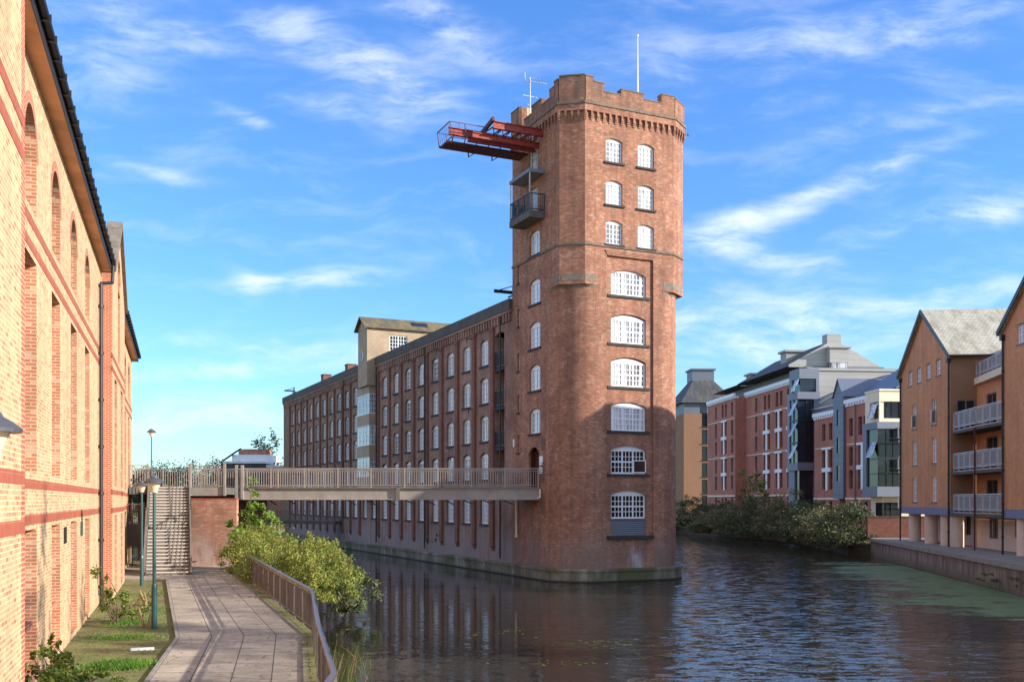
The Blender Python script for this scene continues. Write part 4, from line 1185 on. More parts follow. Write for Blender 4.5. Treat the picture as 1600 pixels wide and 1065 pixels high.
for x, y in ((-18.6,59.6),(-17.4,61.5),(-21.5,62)):
    m2 = MB(); m2.tube((x,y,.9),(x,y,DECK-.42),.16); m2.build('column', M['concdark'], LD)
BW = thing('brick_wall', 'weathered red brick wall beside the stairs under the bridge landing', 'wall')
m2 = MB(); m2.prism([(-18.35,57.1),(-15.75,57.1),(-15.75,57.5),(-18.35,57.5)], .9, 4.86); m2.build('wall', M['wallbrick'], BW)
m2 = MB(); m2.prism([(-18.37,57.08),(-15.73,57.08),(-15.73,57.52),(-18.37,57.52)], 4.86, 4.93); m2.build('coping', M['redband'], BW)
AB = thing('abutment_wall', 'dark brick abutment wall behind the stairs under the landing', 'wall')
m2 = MB(); m2.prism([(-23.7,63.2),(-15.6,63.2),(-15.6,63.6),(-23.7,63.6)], .5, DECK-.43); m2.build('wall', M['pilaster'], AB)
m2 = MB(); m2.prism([(-23.7,63.1),(-15.6,63.1),(-15.6,63.19),(-23.7,63.19)], 4.6, 4.8); m2.build('ledge', M['concdark'], AB)
GT = thing('metal_gate', 'brown metal gate with solid middle panel between the block and the stairs', 'gate', (-21.45,56.4,0), A_LEFT*.0)
m2 = MB(); m2.box(-.62,.62,-.03,.03,2.2,3.5); m2.build('panel', M['tauped'], GT)
m2 = MB()
for x in (-.66,0,.66): m2.bar((x,0,1.0),(x,0,4.7),.07)
for zz in (1.2,2.15,3.55,4.6): m2.bar((-.66,0,zz),(.66,0,zz),.06)
for k in range(11):
    x = -.55+k*.11; m2.bar((x,0,1.2),(x,0,2.15),.022); m2.bar((x,0,3.55),(x,0,4.6),.022)
m2.build('frame', M['tauped'], GT)

# ------------------------------------------------------------------ path railing
PR = thing('path_railing', 'brown steel railing with close upright bars bending along the riverside path', 'railing')
rp = [(-1.75,-2),(-2.6,14.6),(-4.0,20.6),(-5.62,28.1),(-14.9,53.6)]
ph = 1.21
for a, b in zip(rp, rp[1:]):
    A = Vector(a); B = Vector(b); n = max(1, round((B-A).length/1.85))
    m2 = MB(); m2.tube((*A,pz+ph),(*B,pz+ph),.05,n=10); m2.build('handrail', M['rail'], PR)
    for i in range(n):
        p = A.lerp(B, i/n); q = A.lerp(B, (i+1)/n)
        m2 = MB()
        for zz in (.16, 1.10): m2.bar((*p,pz+zz),(*q,pz+zz),.035,.045)
        k = round((q-p).length/.085)
        for j in range(1, k): c = p.lerp(q, j/k); m2.face([(c.x-(q-p).normalized().x*.017,c.y-(q-p).normalized().y*.017,pz+.16),(c.x+(q-p).normalized().x*.017,c.y+(q-p).normalized().y*.017,pz+.16),(c.x+(q-p).normalized().x*.017,c.y+(q-p).normalized().y*.017,pz+1.1),(c.x-(q-p).normalized().x*.017,c.y-(q-p).normalized().y*.017,pz+1.1)]); m2.bar((c.x,c.y,pz+.16),(c.x,c.y,pz+1.1),.013)
        m2.build('panel', M['tauped'], PR)
        m2 = MB(); m2.bar((*p,pz-.1),(*p,pz+ph-.02),.055); m2.build('post', M['tauped'], PR)

# ------------------------------------------------------------------ lamps
def lamp(x, y, z, h, label, r=.29, polem='teal', k=1):
    t = thing('street_lamp', label, 'street lamp', (x,y,z), 0, 'street lamps by the path')
    m_ = MB()
    m_.lathe((0,0,0), [(.0,0),(.085*k,0),(.085*k,1.25),(.055*k,1.35),(.045*k,h-.48),(.0,h-.48)], 12, 0)
    m_.build('pole', M[polem], t, smooth=False)
    m_ = MB(); m_.lathe((0,0,h-.5), [(.05,0),(.09,.02),(.11,.10),(.19,.30),(.20,.33),(0,.33)], 16); m_.build('lantern', M['lampbody'], t)
    m_ = MB(); m_.lathe((0,0,h-.5), [(.0,.30),(r,.29),(r+.005,.33),(r*.72,.40),(r*.42,.45),(.10,.50),(0,.5)], 20); m_.build('canopy', M['lampcap'], t)
    return t
lamp(-10.57, 29.5, 1.0, 4.52, 'teal street lamp standing on the grass beside the path, nearer the camera')
lamp(-16.5, 44.5, 1.0, 4.66, 'teal street lamp with pale foot standing nearest the stairs')
lamp(-5.43, 10.4, 1.0, 4.72, 'street lamp cut off by the left edge, in front of the cream brick', .30)
lamp(-22.35, 61.9, DECK, 3.65, 'dark slim street lamp standing up on the bridge landing', .27, 'lampcap', .8)
# ------------------------------------------------------------------ gabled riverside houses on the right
A_R = -atan2(.1, 1); RO = (23.7, 0, 1.55)
def metal_rail(mb_f, mb_p, p, q, z, h=1.15):
    p = Vector((*p,z)); q = Vector((*q,z)); L = (q-p).length; u = Vector((0,0,1)); n = max(1, round(L/1.15))
    for zz, w in ((h,.07),(.22,.06),(.03,.05)): mb_f.bar(p+u*zz, q+u*zz, w)
    for i in range(n+1):
        c = p.lerp(q, i/n); mb_f.bar(c, c+u*h, .06)
        if i < n:
            d = p.lerp(q, (i+1)/n); e = (d-c).normalized()
            a = c+e*.12; b = d-e*.12
            for k, m_ in ((0,mb_p),):
                m_.face([a+u*.3, b+u*.3, b+u*(h-.1), a+u*(h-.1)])
            for s, t in ((a+u*.3,b+u*.3),(b+u*.3,b+u*(h-.1)),(b+u*(h-.1),a+u*(h-.1)),(a+u*(h-.1),a+u*.3)): mb_f.bar(s,t,.045)
w1 = window(1.15, 1.86, 0, cols=1, rows=3, major=2, frame=.07, bar=.04, pane='glass', sill=True, sill_over=.08, sill_h=.14, sill_out=.12, sillmat='tauped')
w1o = window(1.15, 1.86, 0, cols=1, rows=3, major=2, frame=.07, bar=.04, pane='glassw', sill=True, sill_over=.08, sill_h=.14, sill_out=.12, sillmat='tauped', open_leaf=(.0,.5,.1,1.0,radians(-50)))
w2 = window(1.0, 1.46, 0, cols=1, rows=3, major=2, frame=.07, bar=.04, pane='glass', sill=True, sill_over=.06, sill_h=.12, sill_out=.12, sillmat='tauped')
wg = window(1.05, 1.55, 0, cols=1, rows=1, major=2, frame=.06, pane='glassd', sill=False, fm='tauped')
def gabled_house(label, y0, y1, off):
    t = thing('gabled_house', label, 'house', RO, A_R, 'gabled brick houses on the quay')
    ym = (y0+y1)/2; E, Rg, B0 = 15.05-1.55, 19.1-1.55+off, 4.28-1.55
    SC = B0-.53
    D = 14
    cols2 = [y1-8.4, y1-3.65]; cols4 = [y1-9.35, y1-7.1, y1-4.75, y1-2.5]
    zz2 = [10.42-1.55, 7.58-1.55, 4.72-1.55]
    ops = [(c-.575, c+.575, z, z+1.86) for c in cols2 for z in zz2]
    ops += [(c-.5, c+.5, 14.0-1.55-.1, 14.0-1.55+1.36) for c in cols4]
    m = MB()
    ops_low = [o for o in ops if o[3] <= E]; 
    wall(m, 'x', 0, -1, y0, y1, B0, E, ops, .12)
    m.face([(0,y0,E),(0,y1,E),(0,ym,Rg)])
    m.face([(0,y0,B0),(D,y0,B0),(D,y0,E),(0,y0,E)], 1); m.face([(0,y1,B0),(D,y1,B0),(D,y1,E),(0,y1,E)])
    m.face([(D,y0,-.2),(D,y1,-.2),(D,y1,E),(D,ym,Rg),(D,y0,E)])
    m.face([(0,y0,SC),(D,y0,SC),(D,y1,SC),(0,y1,SC)])
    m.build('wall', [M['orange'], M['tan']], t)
    m = MB(); m.box(-.03,D,y0-.03,y1+.03,SC,B0-.003); m.build('band', M['band'], t)
    m = MB()
    sl = (Rg-E)/(ym-y0); ov = .35
    for s, ya in ((1,y0),(-1,y1)):
        e = ya-s*ov; ez = E-sl*ov
        m.face([(-.28,e,ez+.16),(D+.2,e,ez+.16),(D+.2,ym,Rg+.16),(-.28,ym,Rg+.16)])
        m.face([(-.28,e,ez),(D+.2,e,ez),(D+.2,ym,Rg),(-.28,ym,Rg)]); m.face([(-.28,e,ez),(D+.2,e,ez),(D+.2,e,ez+.16),(-.28,e,ez+.16)])
    rf = m.build('roof', M['slate_pale'], t)
    m = MB()
    for s, ya in ((1,y0),(-1,y1)):
        m.bar((-.29,ya-s*ov,E-sl*ov+.06),(-.29,ym,Rg+.06),.05,.30)
        m.tube((-.25,ya-s*(ov+.08),E-sl*ov+.05),(D,ya-s*(ov+.08),E-sl*ov+.05),.08,n=8)
    m.build('bargeboard', M['black'], rf)
    for k, c in enumerate(cols2):
        for j, z in enumerate(zz2): put(w1o if (k, j) in ((0,0),(1,0)) else w1, t, '-x', 0, c, z, .09)
    for c in cols4: put(w2, t, '-x', 0, c, 14.0-1.65, .09)
    for y in (y1-1.6, y1-5.7, y1-9.4, y0+.5):
        m = MB(); m.tube((.62,y,-.02),(.62,y,SC),.46,n=20); o = m.build('column', M['pink_r'], t)
    m = MB()
    wall(m, 'x', 2.2, -1, y0, y1, -.2, SC, [(y0+2.5,y0+3.6,.75,2.1),(y0+7,y0+8.1,.75,2.1)], .1); m.face([(2.2,y0,-.2),(D,y0,-.2),(D,y0,SC),(2.2,y0,SC)]); m.face([(2.2,y1,-.2),(D,y1,-.2),(D,y1,SC),(2.2,y1,SC)])
    m.build('base_wall', M['pink_r'], t)
    for y in (y0+3.05,y0+7.55): o = put(wg, t, '-x', 2.2, y, .7, .08)
    m = MB()
    for y in (y0+.12, y1-.12):
        m.tube((-.1,y,-.05),(-.1,y,E-.55),.065,n=8); m.box(-.24,.02,y-.16,y+.16,E-.6,E-.28)
        for k in range(6): m.tube((-.1,y,1+k*2),(-.1,y,1.1+k*2),.09,n=8)
    m.build('downpipe', M['black'], t)
    return t
HY0, HY1 = 70.2, 82.2
gabled_house('orange brick gabled house with weathered slate roof, fully in view beside the flats', HY0, HY1, 0)
gabled_house('orange brick gabled house cut off by the right edge, nearest the camera', 44.7, 60.7, .75)
# link between them with balconies
LK = thing('balcony_house', 'recessed house front with stacked steel balconies between the two gables', 'house', RO, A_R)
y0, y1 = 60.72, 70.16
bx = 1.75
ops = [(62.2,64.2,9.95-1.55,12.2-1.55),(66.6,68.4,9.95-1.55,12.0-1.55),(62.2,64.0,7.0-1.55,9.1-1.55),(66.4,68.4,7.0-1.55,9.1-1.55),(62.2,64.0,4.1-1.55,6.3-1.55),(66.4,68.4,4.1-1.55,6.2-1.55),(62.4,63.6,.9,2.35),(66.4,67.9,.7,2.4)]
m = MB(); wall(m, 'x', bx, -1, y0, y1, 2.0, 11.3, ops[:6], .1); m.face([(bx,y0,11.3),(bx,y1,11.3),(12,y1,11.3),(12,y0,11.3)])
wall(m, 'x', 5.0, -1, y0, y1, 11.8, 14.4); m.build('wall', M['orange'], LK)
m = MB(); wall(m, 'x', bx+.02, -1, y0, y1, -.2, 2.0, ops[6:], .1); m.build('base_wall', M['pink_r'], LK)
for k, o in enumerate(ops):
    w_ = window(o[1]-o[0], o[3]-o[2], 0, cols=1, rows=(2 if k < 6 else 1), major=2, frame=.08, pane='glassd', sill=False, fm='tauped')
    put(w_, LK, '-x', bx, (o[0]+o[1])/2, o[2], .06); kill(w_)
for z in (9.62, 6.78, 3.95):
    zz = z-1.55
    m = MB(); m.prism([(bx-.003,y0+.02),(.12,y0+.02),(.02,(y0+y1)/2),(.12,y1-.02),(bx-.003,y1-.02)], zz-.2, zz); b_ = m.build('balcony', M['concdark'], LK)
    f = MB(); p_ = MB()
    metal_rail(f, p_, (.16,y0+.1), (.06,(y0+y1)/2), zz, 1.25); metal_rail(f, p_, (.06,(y0+y1)/2), (.16,y1-.1), zz, 1.25)
    f.build('railing', M['steelgrey'], b_); p_.build('panel', M['balcony_glass'], b_)
# roof terrace with curved front
m = MB(); tc = [(.75+.95*((k/10)**.7), y0+.02+(y1-y0-.04)*k/10) for k in range(11)]
for (xa, ya), (xb, yb) in zip(tc, tc[1:]):
    m.face([(xa-.15,ya,11.3),(xb-.15,yb,11.3),(xb-.15,yb,11.75),(xa-.15,ya,11.75)]); m.face([(xa-.15,ya,11.75),(xb-.15,yb,11.75),(4.9,yb,11.75),(4.9,ya,11.75)]); m.face([(xa-.15,ya,11.31),(xb-.15,yb,11.31),(4.9,yb,11.31),(4.9,ya,11.31)])
tr = m.build('terrace', M['cream_r'], LK)
f = MB(); p_ = MB()
for (xa, ya), (xb, yb) in zip(tc[::2], tc[2::2]): metal_rail(f, p_, (xa,ya), (xb,yb), 11.76, 1.0)
f.build('railing', M['steelgrey'], tr); p_.build('panel', M['balcony_glass'], tr)
m = MB(); m.tube((bx-.1,65.3,2.0),(bx-.1,65.3,10.6),.06,n=8); m.tube((bx-.1,65.3,10.6),(bx-.1,64.9,11.1),.06,n=8); m.box(bx-.26,bx-.003,64.75,65.05,11.1,11.4); m.tube((-.02,65.5,-.05),(-.02,65.5,8.0),.05,n=8); m.build('downpipe', M['gantryd'], LK)
# the return of the recess on the far gable is a tan wall with a window
w_ = window(1.3, 2.1, 0, cols=1, rows=2, major=2, frame=.1, pane='glassd', sill=False, fm='tauped'); 
dup(w_, LK, (1.0, HY0-.07, 9.75-1.55), 0); kill(w_)
for o in (w1, w1o, w2, wg): kill(o)
QS = thing('added_quay_store', 'low brick store added out of view to shade the water, next along from the nearest gabled house', 'building', RO, A_R)  # unseen store added to keep the sun off the water by the quay
m = MB(); wall(m, 'x', .3, -1, 31, 44.3, -.2, 4.6, [(33,34.2,1,3),(37,38.6,-.1,2.6),(41,42.2,1,3)], .15); m.face([(9,31,-.2),(9,44.3,-.2),(9,44.3,4.6),(9,31,4.6)])
for y in (31,44.3): m.face([(.3,y,-.2),(9,y,-.2),(9,y,4.6),(4.6,y,7.4),(.3,y,4.6)])
m.build('wall', M['redflat'], QS)
m = MB(); m.face([(-.1,30.7,4.5),(-.1,44.6,4.5),(4.6,44.6,7.6),(4.6,30.7,7.6)]); m.face([(9.4,30.7,4.5),(9.4,44.6,4.5),(4.6,44.6,7.6),(4.6,30.7,7.6)]); m.build('roof', M['slate'], QS)
for y in (33.6, 41.6):
    m = MB(); m.face([(.4,y-.6,1),(.4,y+.6,1),(.4,y+.6,3),(.4,y-.6,3)]); m.build('window', M['glassd'], QS)
m = MB(); m.face([(.42,37,-.1),(.42,38.6,-.1),(.42,38.6,2.6),(.42,37,2.6)]); m.build('door', M['tauped'], QS)
BW2 = thing('boundary_wall', 'low red brick wall at the far end of the quay, coloured darker for shade', 'wall')
m = MB(); m.prism([(31.0,87.0),(36,86.9),(36,87.3),(31.0,87.4)], 1.4, 3.35); m.build('wall', M['pilaster'], BW2)  # darker brick stands in for the shade on this wall
m = MB(); m.prism([(30.96,86.95),(36,86.85),(36,87.35),(30.96,87.45)], 3.35, 3.43); m.build('coping', M['concdark'], BW2)

# ------------------------------------------------------------------ modern flats behind
A_F = atan2(.1, 1); FO = (49.9, 0, 0)
def rowwin(w, h, name='window', white=False):
    return window(w, h, 0, cols=1, rows=2, major=1, frame=.07, bar=.05, pane='glassd', sill=True, sill_over=.1, sill_h=.12, sill_out=.1, fm='tauped', sillmat='white')
wa = rowwin(1.0, 2.0); wb = rowwin(.95, 2.05)
def flats_front(t, x, y0, y1, z0, zc, cols, rows, wp_, brickm='redflat', depth=10, lintel=True, bars=()):
    w = .95
    m = MB(); ops = [(c-w/2, c+w/2, z, z+h) for c in cols for z, h in rows]
    wall(m, 'x', x, -1, y0, y1, z0, zc, ops, .28)
    m.face([(x,y0,z0),(x+depth,y0,z0),(x+depth,y0,zc),(x,y0,zc)]); m.face([(x,y1,z0),(x+depth,y1,z0),(x+depth,y1,zc),(x,y1,zc)]); m.face([(x,y0,zc),(x+depth,y0,zc),(x+depth,y1,zc),(x,y1,zc)])
    m.build('wall', M[brickm], t)
    m = MB(); m.box(x-.28, x-.003, y0-.1, y1, zc, zc+.45); m.box(x-.12, x+.5, y0-.1, y1, zc-.32, zc-.003)
    n = int((y1-y0)/.7)
    for i in range(n): m.box(x-.26, x-.125, y0+.15+i*.7, y0+.4+i*.7, zc-.25, zc-.004)
    m.build('cornice', M['white'], t)
    for c in cols:
        for z, h in rows: o = put(wp_, t, '-x', x, c, z, .24); o.scale = (1,1,h/2.0)
    m = MB()
    for (c, za, zb) in bars: m.box(x-.10, x-.003, c-.26, c+.26, za, zb); m.box(x-.16,x-.004,c-1.25,c+1.25,(za+zb)/2-.24,(za+zb)/2+.24)
    for (c, za, zb) in bars: m.box(x-.14,x-.004,c-1.3,c+1.3,zb+.003,zb+.26)
    if bars: m.build('mullion', M['white'], t)
    m = MB()
    for z, h in rows[1:-1:2]: m.box(x-.07, x-.003, y0+.4, y1-.4, z+h+.26, z+h+.36)
    m.box(x-.10, x-.003, y0+.1, y1, rows[-1][0]+rows[-1][1]+.2, rows[-1][0]+rows[-1][1]+.42)
    m.build('string_course', M['cream_r'], t)
FA = thing('apartment_block', 'long red brick apartment block with white mullions and stepped grey metal roof', 'apartment block', FO, A_F)
rows = [(17.7,2.0),(14.7,2.2),(12.0,2.1),(9.1,2.1),(6.5,2.1),(2.6,2.6)]
A2c = [132.2,133.8, 136.5,138.1, 141.2,142.8, 146.4]
A1c = [152.6, 155.6,157.2, 160.6]
flats_front(FA, .3, 130.2, 151.0, .8, 20.5, A2c, rows, wa, bars=[(133.0,11.9,17.0),(137.3,11.9,17.0),(142,11.9,17.0),(133.0,6.4,11.3),(137.3,6.4,11.3),(142,6.4,11.3)])
flats_front(FA, -1.3, 151.0, 165.0, .8, 20.5, A1c, rows, wa, bars=[(156.4,11.9,17.0),(156.4,6.4,11.3)])
m = MB()   # set-back floor and roofs
m.box(1.4,12,130.6,164.2,20.5,22.3); m.build('top_storey', M['lapblue'], FA)
m = MB()
m.face([(-.8,131,22.3),(-.8,152,22.3),(5.2,152,25.8),(5.2,131,25.8)]); m.face([(11.5,131,22.3),(11.5,152,22.3),(5.2,152,25.8),(5.2,131,25.8)]); m.face([(-.8,152,22.3),(11.5,152,22.3),(5.2,152,25.8)])
m.face([(-.6,152.2,22.3),(-.6,165,22.3),(5.2,165,24.0),(5.2,152.2,24.0)]); m.face([(5.2,152.2,24.0),(5.2,165,24.0),(12,165,22.3),(12,152.2,22.3)]); m.face([(-.6,152.2,22.3),(12,152.2,22.3),(5.2,152.2,24)]);  m.face([(-.8,131,22.18),(-.8,152,22.18),(11.5,152,22.18),(11.5,131,22.18)]); m.face([(-.6,152.2,22.18),(-.6,165,22.18),(12,165,22.18),(12,152.2,22.18)])
r_ = m.build('roof', M['slate'], FA)
m = MB(); m.face([(-.8,130.9,22.2),(11.5,130.9,22.2),(11.5,130.9,22.5),(6.3,130.9,25.35),(6.3,130.9,26.6),(4.4,130.9,26.6),(4.4,130.9,25.35),(-.8,130.9,22.5)])
m.box(4.4,6.3,130.92,132.5,24.8,26.6); m.build('gable_wall', M['lapgrey'], FA)
m = MB(); m.box(4.3,6.9,129.8,130.88,22.7,24.6); m.box(4.05,7.15,129.55,130.89,24.6,24.8); m.build('gable_dormer', M['lapgrey'], FA)
m = MB(); m.box(4.5,6.7,129.85,130.87,21.9,22.7); m.build('dormer_glazing', M['glassw'], FA)
for y, x, z in ((139,3.2,25.4),(150,2.0,23.6)):
    m = MB(); m.box(x-1.2,x+2.5,y,y+2.2,z-1.5,z); m.box(x-1.5,x+2.8,y-.3,y+2.5,z,z+.25); m.build('roof_vent', M['lapgrey'], r_)
m = MB(); m.box(.5,14,127.4,130.19,13.5,21.3); m.box(.35,14.2,127.25,130.2,21.3,21.65); m.build('end_storey', M['lapgrey'], FA)
# glazed oriel on the corner
m = MB(); m.box(-1.3,1.6,126.6,130.19,8.6,9.6); m.box(-1.3,1.6,126.6,130.19,17.6,18.5); m.box(-1.0,1.6,126.8,130.19,20.2,21.5)
m.box(-1.28,-.85,129.4,130.19,9.6,17.6); m.box(.9,1.6,126.7,130.19,9.6,17.6); m.box(-1.0,-.6,129.3,130.19,18.5,20.2); m.box(1.2,1.6,126.8,130.19,18.5,20.2); m.box(-1.1,-.2,128.2,130.19,.8,8.6); m.box(.9,1.5,126.9,130.19,.8,8.6)
oc = m.build('oriel', M['bluegrey'], FA)
m = MB(); m.box(-1.15,1.3,126.85,129.9,9.6,17.6); m.box(-.85,1.25,126.95,129.9,18.5,20.2); m.box(-.9,1.2,127.1,129.8,1.6,8.6); m.build('glazing', M['glassb'], oc)
m = MB()
for z in (12.1, 14.9): m.box(-1.25,1.3,126.78,127.0,z-.12,z+.12); m.box(-1.22,-1.1,126.8,129.9,z-.12,z+.12)
for x in (-.1,.5): m.bar((x,126.8,9.6),(x,126.8,17.6),.08)
m.bar((-1.2,128.2,9.6),(-1.2,128.2,17.6),.08); m.bar((-1.17,126.83,9.6),(-1.17,126.83,17.6),.1); m.build('glazing_bar', M['black'], oc)
for z, x in ((10.2,-1.2),(13.0,-1.2),(15.6,-1.2),(18.6,-.95),(3.2,-.95)):
    m = MB(); m.face([(x,127.0,z+1.6),(x,128.1,z+1.6),(x-.75,128.1,z),(x-.75,127.0,z)]); m.bar((x-.75,127.0,z),(x-.75,128.1,z),.07); m.bar((x,127.0,z+1.6),(x-.75,127.0,z),.07); m.bar((x,128.1,z+1.6),(x-.75,128.1,z),.07); m.build('open_window', M['glassw'], oc)

FBk = thing('apartment_block', 'red brick apartment block with blue metal roof and white corner bay beside the gabled house', 'apartment block', FO, A_F)
rowsB = [(12.0,2.0),(8.7,2.1),(6.1,2.1),(2.2,2.5)]
flats_front(FBk, -.2, 116.6, 124.0, .8, 15.0, [119.2,121.2], rowsB, wb, bars=[(120.2,6.0,10.9)])
m = MB(); m.box(.6,12,117,127.3,15.0,16.2); m.face([(.3,117,16.2),(.3,127.3,16.2),(6,127.3,19.6),(6,117,19.6)]); m.face([(.3,117,16.2),(6,117,19.6),(12,117,16.2)]); m.build('upper_storey', M['lapblue'], FBk)
m = MB(); wall(m, 'x', -1.0, -1, 113.9, 116.58, 5.0, 16.6, [(114.9,115.7,7.0,8.8),(114.9,115.7,10.2,12.0),(114.9,115.7,13.4,15.2)], .1)
m.face([(-1.0,113.9,16.6),(-1.0,116.58,16.6),(-1.0,115.2,18.8)]); m.face([(-1,113.9,5),(1.2,113.9,5),(1.2,113.9,16.6),(-1,113.9,16.6)]); m.face([(-1,116.58,5),(1.2,116.58,5),(1.2,116.58,16.6),(-1,116.58,16.6)])
m.face([(-1,113.9,5),(1.2,113.9,5),(1.2,116.58,5),(-1,116.58,5)]); sb = m.build('stair_bay', M['lapblue'], FBk)
m = MB()
for z in (7.0,10.2,13.4): m.face([(-.9,114.9,z),(-.9,115.7,z),(-.9,115.7,z+1.8),(-.9,114.9,z+1.8)])
m.build('window', M['glassb'], sb)
flats_front(FBk, -.7, 104.2, 113.88, .8, 15.7, [106.4, 109.0,110.3, 112.6], rowsB, wb, bars=[(109.65,6.0,10.9)])
m = MB()   # standing-seam roof behind
m.face([(-1.15,113.7,16.6),(-1.15,115.2,18.8),(9,115.2,18.8),(9,113.7,16.6)]); m.face([(-1.15,116.7,16.6),(-1.15,115.2,18.8),(9,115.2,18.8),(9,116.7,16.6)])
m.face([(.2,103.8,16.5),(.2,113.8,16.5),(6.5,113.8,20.4),(6.5,103.8,20.4)]); m.face([(.2,103.8,16.35),(.2,113.8,16.35),(6.5,113.8,20.2),(6.5,103.8,20.2)]); m.face([(.2,103.8,16.35),(6.5,103.8,20.2),(6.5,103.8,20.4),(.2,103.8,16.5)])
m.face([(6.5,103.8,20.4),(6.5,113.8,20.4),(13,113.8,16.4),(13,103.8,16.4)])
m.build('roof', M['seam'], FBk)
m = MB(); m.box(.9,12,104.2,113.8,15.75,16.4); m.face([(1.0,104.4,16.4),(12,104.4,16.4),(6.5,104.4,19.9)]); m.build('roof_gable', M['lapblue'], FBk)
# white corner bay
m = MB(); wall(m, 'y', 101.0, -1, -3.0, 6, 12.7, 15.8, [(-2.9,-.55,13.05,14.75)], .5); wall(m, 'x', -3.0, -1, 101.0, 104.15, 12.7, 15.8, [(101.1,103.1,13.05,14.75)], .5)
m.face([(-3,101,15.8),(6,101,15.8),(6,104.1,15.8),(-3,104.1,15.8)]); m.face([(-3,104.15,12.7),(6,104.15,12.7),(6,104.15,15.8),(-3,104.15,15.8)])
m.box(-3.06,6.1,100.9,104.16,15.8,16.0); cbay = m.build('white_bay', M['cream_r'], FBk)
m = MB(); m.box(-2.4,6,101.6,104.1,.8,5.2); m.build('base_wall', M['cream_r'], FBk)
m = MB(); m.box(-3.3,6,100.8,104.16,12.0,12.69); m.box(-3.3,6,100.8,104.16,5.2,6.2); m.box(-3.28,-3.0,103.3,104.1,6.2,12.0); m.box(-1.0,6,101.1,104.1,6.2,12.0); m.build('grey_frame', M['bluegrey'], FBk)
m = MB(); m.box(-3.1,-1.01,101.0,103.3,6.2,12.0); m.box(-2.5,-.6,101.5,103.0,13.05,14.75); m.box(-2.42,-.4,101.55,103.0,2.0,4.6); m.build('glazing', M['glassd'], FBk)
m = MB()
for x in (-2.3,-1.6): m.bar((x,100.98,6.2),(x,100.98,12.0),.08)
for z in (7.5,9.0,10.5): m.bar((-3.1,100.98,z),(-1.0,100.98,z),.10,.16); m.bar((-3.11,101,z),(-3.11,103.3,z),.08)
for x in (-2.0,-1.5): m.bar((x,101.48,13.05),(x,101.48,14.75),.07); m.bar((x,101.5,2),(x,101.5,4.6),.06)
m.bar((-3.1,100.98,6.2),(-3.1,100.98,12.0),.1); m.build('glazing_bar', M['black'], FBk)
for z, x in ((13.1,-3.0),(9.2,-3.15)):
    m = MB(); m.face([(x,101.3,z+1.5),(x,102.4,z+1.5),(x-.6,102.4,z),(x-.6,101.3,z)]); m.bar((x-.6,101.3,z),(x-.6,102.4,z),.07); m.bar((x,101.3,z+1.5),(x-.6,101.3,z),.07); m.bar((x,102.4,z+1.5),(x-.6,102.4,z),.07); m.build('open_window', M['glassw'], FBk)
for z in (11.0,7.9,4.0):
    m = MB(); m.box(-1.2,3,99.4,100.79,z-.15,z); b_ = m.build('balcony', M['concdark'], FBk)
    f = MB(); p_ = MB(); metal_rail(f, p_, (-1.15,99.45), (3,99.45), z, 1.1); metal_rail(f, p_, (-1.15,100.75), (-1.15,99.45), z, 1.1)
    f.build('railing', M['steelgrey'], b_); p_.build('panel', M['balcony_glass'], b_)
m = MB(); m.box(-.9,-.6,104.3,104.32,.8,.9)
for y in (104.6, 111.2): m.tube((-.85,y,.9),(-.85,y,15.5),.07,n=8)
m.build('downpipe', M['tauped'], FBk)
for o in (wa, wb): kill(o)

TT = thing('tan_tower_block', 'tan brick tower block with dark pyramid roof and square vent between mill and flats', 'apartment block', (32.0,186,0), radians(4))
wt = window(1.1, 2.6, 0, cols=1, rows=2, major=1, frame=.1, pane='glassd', sill=True, fm='black', sill_h=.15)
m = MB(); cz = [4.0, 7.0, 10.1, 13.2, 16.3, 19.4]
wall(m, 'y', 0, -1, 0, 9.5, .9, 21.0, [(3.4,4.5,z-.9,z+1.7) for z in cz], .15); m.face([(0,0,.9),(0,12,.9),(0,12,21),(0,0,21)]); m.face([(9.5,0,.9),(9.5,12,.9),(9.5,12,21),(9.5,0,21)]); m.face([(0,12,.9),(9.5,12,.9),(9.5,12,21),(0,12,21)])
m.build('wall', M['tan'], TT)
for z in cz: put(wt, TT, '-y', 0, 3.95, z-.9, .1)
kill(wt)
m = MB(); m.box(.1,9.4,.1,11.9,21.0,23.0); m.build('top_storey', M['lapblue'], TT)
m = MB()
for x in (3.2,): m.box(x,x+1.2,.05,.11,21.1,22.8)
m.build('window', M['glassb'], TT)
m = MB(); b = [(-.6,-.6),(10.1,-.6),(10.1,12.6),(-.6,12.6)]; tq = [(3.0,4.2),(6.4,4.2),(6.4,7.6),(3.0,7.6)]
for k in range(4): j = (k+1) % 4; m.face([(*b[k],23.0),(*b[j],23.0),(*tq[j],28.0),(*tq[k],28.0)])
m.face([(*p,22.98) for p in b]); m.build('roof', M['slate'], TT)
m = MB(); m.box(2.6,6.8,3.8,8,27.6,29.6); m.box(2.3,7.1,3.5,8.3,29.6,29.9); m.build('roof_vent', M['lapblue'], TT)

# ------------------------------------------------------------------ far left: low building beyond the bridge
FL = thing('low_building', 'low dark and brick building with white flat roofs beyond the footbridge', 'building', (-38.5,132,0))
m = MB(); m.box(0,5.8,0,9,.9,9.7); m.build('dark_wall', M['slate'], FL)
m = MB(); m.box(5.81,9.6,.4,9,.9,9.2); m.build('brick_wall', M['wallbrick'], FL)
m = MB(); m.box(-.2,6,-.2,9.2,9.7,10.0); m.box(1.2,6.2,1,7,10.0,10.9); m.box(5.9,10,.2,9.2,9.2,9.5); m.build('roof', M['white'], FL)
m = MB(); m.box(1.8,5.4,2,6,10.9,11.7); m.build('roof_room', M['wallbrick'], FL)
m = MB(); m.bar((0,-.2,9.8),(1.6,1,11.2),.2); m.bar((1.6,1,11.2),(2.4,1,11.7),.2); m.build('roof_rail', M['black'], FL)
